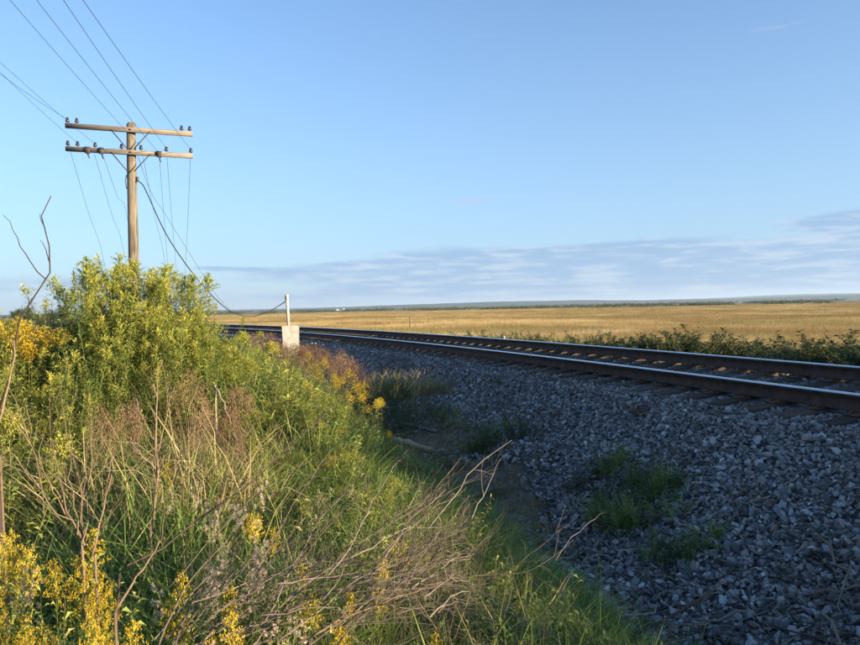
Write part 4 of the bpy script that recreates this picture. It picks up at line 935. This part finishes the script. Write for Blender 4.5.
span(lo[2], 0, 62, 12.6, 'flatter overhead wire from the third insulator of the lower arm to the left edge', NW)
span(lo[1], 0, 72, 12.8, 'flatter overhead wire from the second insulator of the lower arm to the left edge', NW)
span(up[0], 0, 74, 13.2, 'flatter overhead wire from the left end of the upper arm to the left edge', NW)
def drop(a, px, py, d, label):
    p1 = at(px, py, d); g_ = at(px, py, d); dx = p1-a; e = Vector((a.x+dx.x*1.9, a.y+dx.y*1.9, 0)); e.z = gz(e.x, e.y)
    mid = (a+p1)/2; mid.z -= .10
    return curve('slack_wire', [a, mid, p1, e], .0042, 'wire', label, 'slack wires hanging behind the pole')
drop(lo[0], 103, 257, 25, 'leftmost slack wire falling away behind the pole to the weeds')
drop(PM @ Vector((offx(95.5), -.2, zl-.08)), 124, 252, 24.5, 'slack wire from the left clamps, second from the left')
drop(PM @ Vector((offx(104), -.2, zl-.08)), 128, 222, 22.5, 'slack wire disappearing behind the post, third from the left')
drop(lo[4], 165, 262, 25, 'slack wire falling close beside the right of the post')
drop(PM @ Vector((offx(160), -.2, zl-.08)), 168, 268, 25, 'slack wire hanging from the clamp right of the post')
drop(lo[5], 176, 268, 25.5, 'slack wire falling under the second insulator from the right end')
drop(lo[6], 185.5, 268, 25, 'rightmost slack wire falling behind the pole from the arm end')
# concrete block, stake, cable
bz = 24.0; c = at(290.5, 334, bz); cz = gz(c.x, c.y); topz = at(290, 325.5, bz).z
bm = bmesh.new(); bmesh.ops.create_cube(bm, size=1, matrix=Matrix.Translation((0, 0, (topz-cz)/2-.1)) @ Matrix.Diagonal((.60, .52, topz-cz+.2, 1)))
bmesh.ops.bevel(bm, geom=list(bm.edges), offset=.022, segments=2, affect='EDGES'); bmesh.ops.subdivide_edges(bm, edges=list(bm.edges), cuts=3, use_grid_fill=True)
for v in bm.verts: v.co += Vector(RNG.normal(0, .0045, 3))
me = bpy.data.meshes.new('concrete_block'); bm.to_mesh(me); bm.free(); me.materials.append(M['concrete'])
blk = tag(mobj('concrete_block', me, None, (c.x, c.y, cz), (0, 0, R(12))), 'square weathered concrete block standing in the weeds beside the track', 'concrete block')
sp = at(288.5, 325, bz-.1); st_top = at(287, 294.5, bz)
stake = empty('marker_stake', 'pale upright stake standing on top of the concrete block', 'stake', (sp.x, sp.y, topz), (0, R(-1.5), R(20)))
hs = st_top.z-topz; mobj('post', G().box((0, 0, hs/2), (.085, .07, hs), jit=.003).mesh('stake_post', M['stake']), stake)
mobj('bracket', G().box((-.05, -.01, hs-.12), (.05, .08, .14), jit=.003).box((-.045, -.02, hs*.62), (.03, .05, .05)).mesh('bracket', M['iron']), stake)
cab = [(137.5, 181, 17.3), (142, 184, 17.4), (147, 193, 17.6), (165, 232, 18.6), (185, 263, 19.6), (205, 288, 20.6), (222, 305, 21.5), (234, 313, 22.1), (250, 316.5, 22.7), (268, 312, 23.3), (286, 301, 24.0)]
curve('black_cable', [at(*q) for q in cab], .015, 'cable', 'thick black cable sagging from the pole down to the stake', None, True, 6)
cab = [(136, 150, 17.5), (150, 190, 18.2), (165, 214, 18.9), (190, 254, 20.2), (210, 286, 21.4), (226, 306, 22.2), (240, 315, 22.8), (262, 313.5, 23.4), (286, 302.5, 24.0)]
curve('thin_wire', [at(*q) for q in cab], .006, 'wire', 'thin wire following just above the thick black cable to the stake')

# ------------------------------------------------------------------ far field: posts, towers, treeline, hills
for px, py, pb_, d, lab in ((409.5, 316, 331, 60, 'thin bare post standing in the marsh beyond the far rail'), (504, 336, 341, 26, 'short pale marker post beside the far rail')):
    a = at(px, py, d); z0 = gz(a.x, a.y); hh = a.z-z0
    tag(mobj('field_post', G().tube([(0, 0, -.2), (.02, 0, hh/2), (0, 0, hh)], [.05, .045, .04], 6).mesh('field_post', M['greybranch' if d > 30 else 'stake']), None, (a.x, a.y, z0)), lab, 'post')
for px, py, d, lab in ((343.5, 308.3, 3200, 'tiny white tower on the horizon, right one of the pair'), (337, 309.0, 3200, 'tiny white tower on the horizon, left one of the pair')):
    a = at(px, py, d); o = empty('white_tower', lab, 'tower', (a.x, a.y, -1.2)); hh = a.z+1.2
    mobj('shaft', G().lathe([(4.5, 0), (4, hh*.8), (4, hh*.8+.1), (3.2, hh*.9), (0, hh)], 10).mesh('tower_shaft', M['white'], True), o)
    mobj('annexe', G().box((8, 0, hh*.2), (5, 5, hh*.3)).mesh('tower_annexe', M['white']), o)
def treeline():
    g = G()
    for (r0, th0, th1, n, hh) in ((560, -2, 40, 900, 1.7), (800, -34, 40, 1500, 2.4), (1300, -40, 42, 1500, 3.6), (2100, -42, 42, 1500, 5.5)):
        th = rnd(n, R(th0), R(th1)); keep = vnoise(th*60, th*0, 1.0, int(r0)) > .30; th = th[keep]; n = len(th)
        r = r0+RNG.normal(0, r0*.03, n)+r0*.08*np.sin(th*9+r0); c = np.stack([r*np.sin(th), r*np.cos(th), np.full(n, -1.2)], 1); hs_ = hh*rnd(n, .5, 1.1)
        for _ in range(10):
            Pp = c+RNG.normal(0, 1, (n, 3))*np.stack([hs_*.9, hs_*.5, hs_*.0], 1); Pp[:, 2] += hs_*rnd(n, .0, .75)
            g.leaves(Pp, RNG.normal(0, 1, (n, 3))+np.array([0, 0, .5]), hs_*.7, hs_*.6, .1)
    tag(mobj('distant_treeline', g.mesh('treeline', M['treefar'])), 'dark low line of scrub and trees closing the far side of the marsh', 'treeline', kind='stuff')
treeline()
def hills(r0, prof_, depth, name):
    g = G(); th = np.linspace(R(-50), R(50), 260); hgt = np.interp(np.degrees(th), *prof_)+r0*.0006*(vnoise(th*30, th*0, 1, 3)-.5)+r0*.0004*(vnoise(th*110, th*0, 1, 4)-.5)
    rows = []
    for t, k in ((0, 0), (.25, .55), (.5, .9), (.7, 1), (1.3, .7), (2, 0)):
        r = r0+depth*t; rows.append(np.stack([r*np.sin(th), r*np.cos(th), -2+hgt*k+2*(k > 0)], 1))
    V = np.stack(rows, 1); m_ = 6; n = len(th); T = []
    for i in range(n-1):
        for j in range(m_-1): q = i*m_+j; T += [(q, q+m_, q+m_+1), (q, q+m_+1, q+1)]
    g.add(V.reshape(-1, 3), T); return tag(mobj(name, g.mesh(name, M['hill'], True)), kind='structure')
hills(4200, ([-50, -34, -12, -4, 5, 12, 20, 26, 33, 50], [6, 8, 9, 24, 34, 34, 20, 22, 30, 30]), 500, 'hills')
hills(6800, ([-50, -34, -20, -6, 5, 18, 22, 27, 34, 50], [14, 18, 22, 30, 44, 38, 42, 58, 62, 60]), 700, 'far_hills')
# a dark tree far off behind the left shoulder of the bank
def tree(px, py, d, wpx, label):
    a = at(px, py, d); z0 = gz(a.x, a.y); hh = a.z-z0; wd = wpx/FPX*d; o = empty('distant_tree', label, 'tree', (a.x, a.y, z0)); g = G()
    branchy(g, (0, 0, 0), np.array([0, 0, 1.]), hh*.8, hh*.03, 2, 5, .6, 4); mobj('trunk', g.mesh('tree_trunk', M['greybranch']), o); g = G()
    for _ in range(16):
        c = np.array([RNG.normal(0, wd*.26), RNG.normal(0, wd*.26), hh*RNG.uniform(.35, .95)]); m_ = 130; q = c+RNG.normal(0, 1, (m_, 3))*np.array([wd*.11, wd*.11, hh*.07]); g.leaves(q, RNG.normal(0, 1, (m_, 3)), hh*.05, hh*.035)
    mobj('crown', g.mesh('tree_crown', M['treefar']), o)
tree(26, 307, 95, 13, 'dark distant tree peeping over the weeds at the left skyline')
tree(17, 310, 100, 9, 'smaller distant tree just left of the dark one')

# ------------------------------------------------------------------ the air itself
m_ = bpy.data.materials.new('haze_air'); m_.use_nodes = True; m_.node_tree.nodes.clear(); k = NT(m_.node_tree)
pv = k.n('ShaderNodeVolumePrincipled'); pv.inputs['Color'].default_value = (.66, .82, 1.0, 1); pv.inputs['Density'].default_value = 1.1e-4; pv.inputs['Anisotropy'].default_value = .2
k.l(pv.outputs[0], k.n('ShaderNodeOutputMaterial').inputs['Volume'])
g = G().box((0, 3000, 48.5), (40000, 26000, 103)); hz = tag(mobj('haze', g.mesh('haze', m_)), kind='stuff')
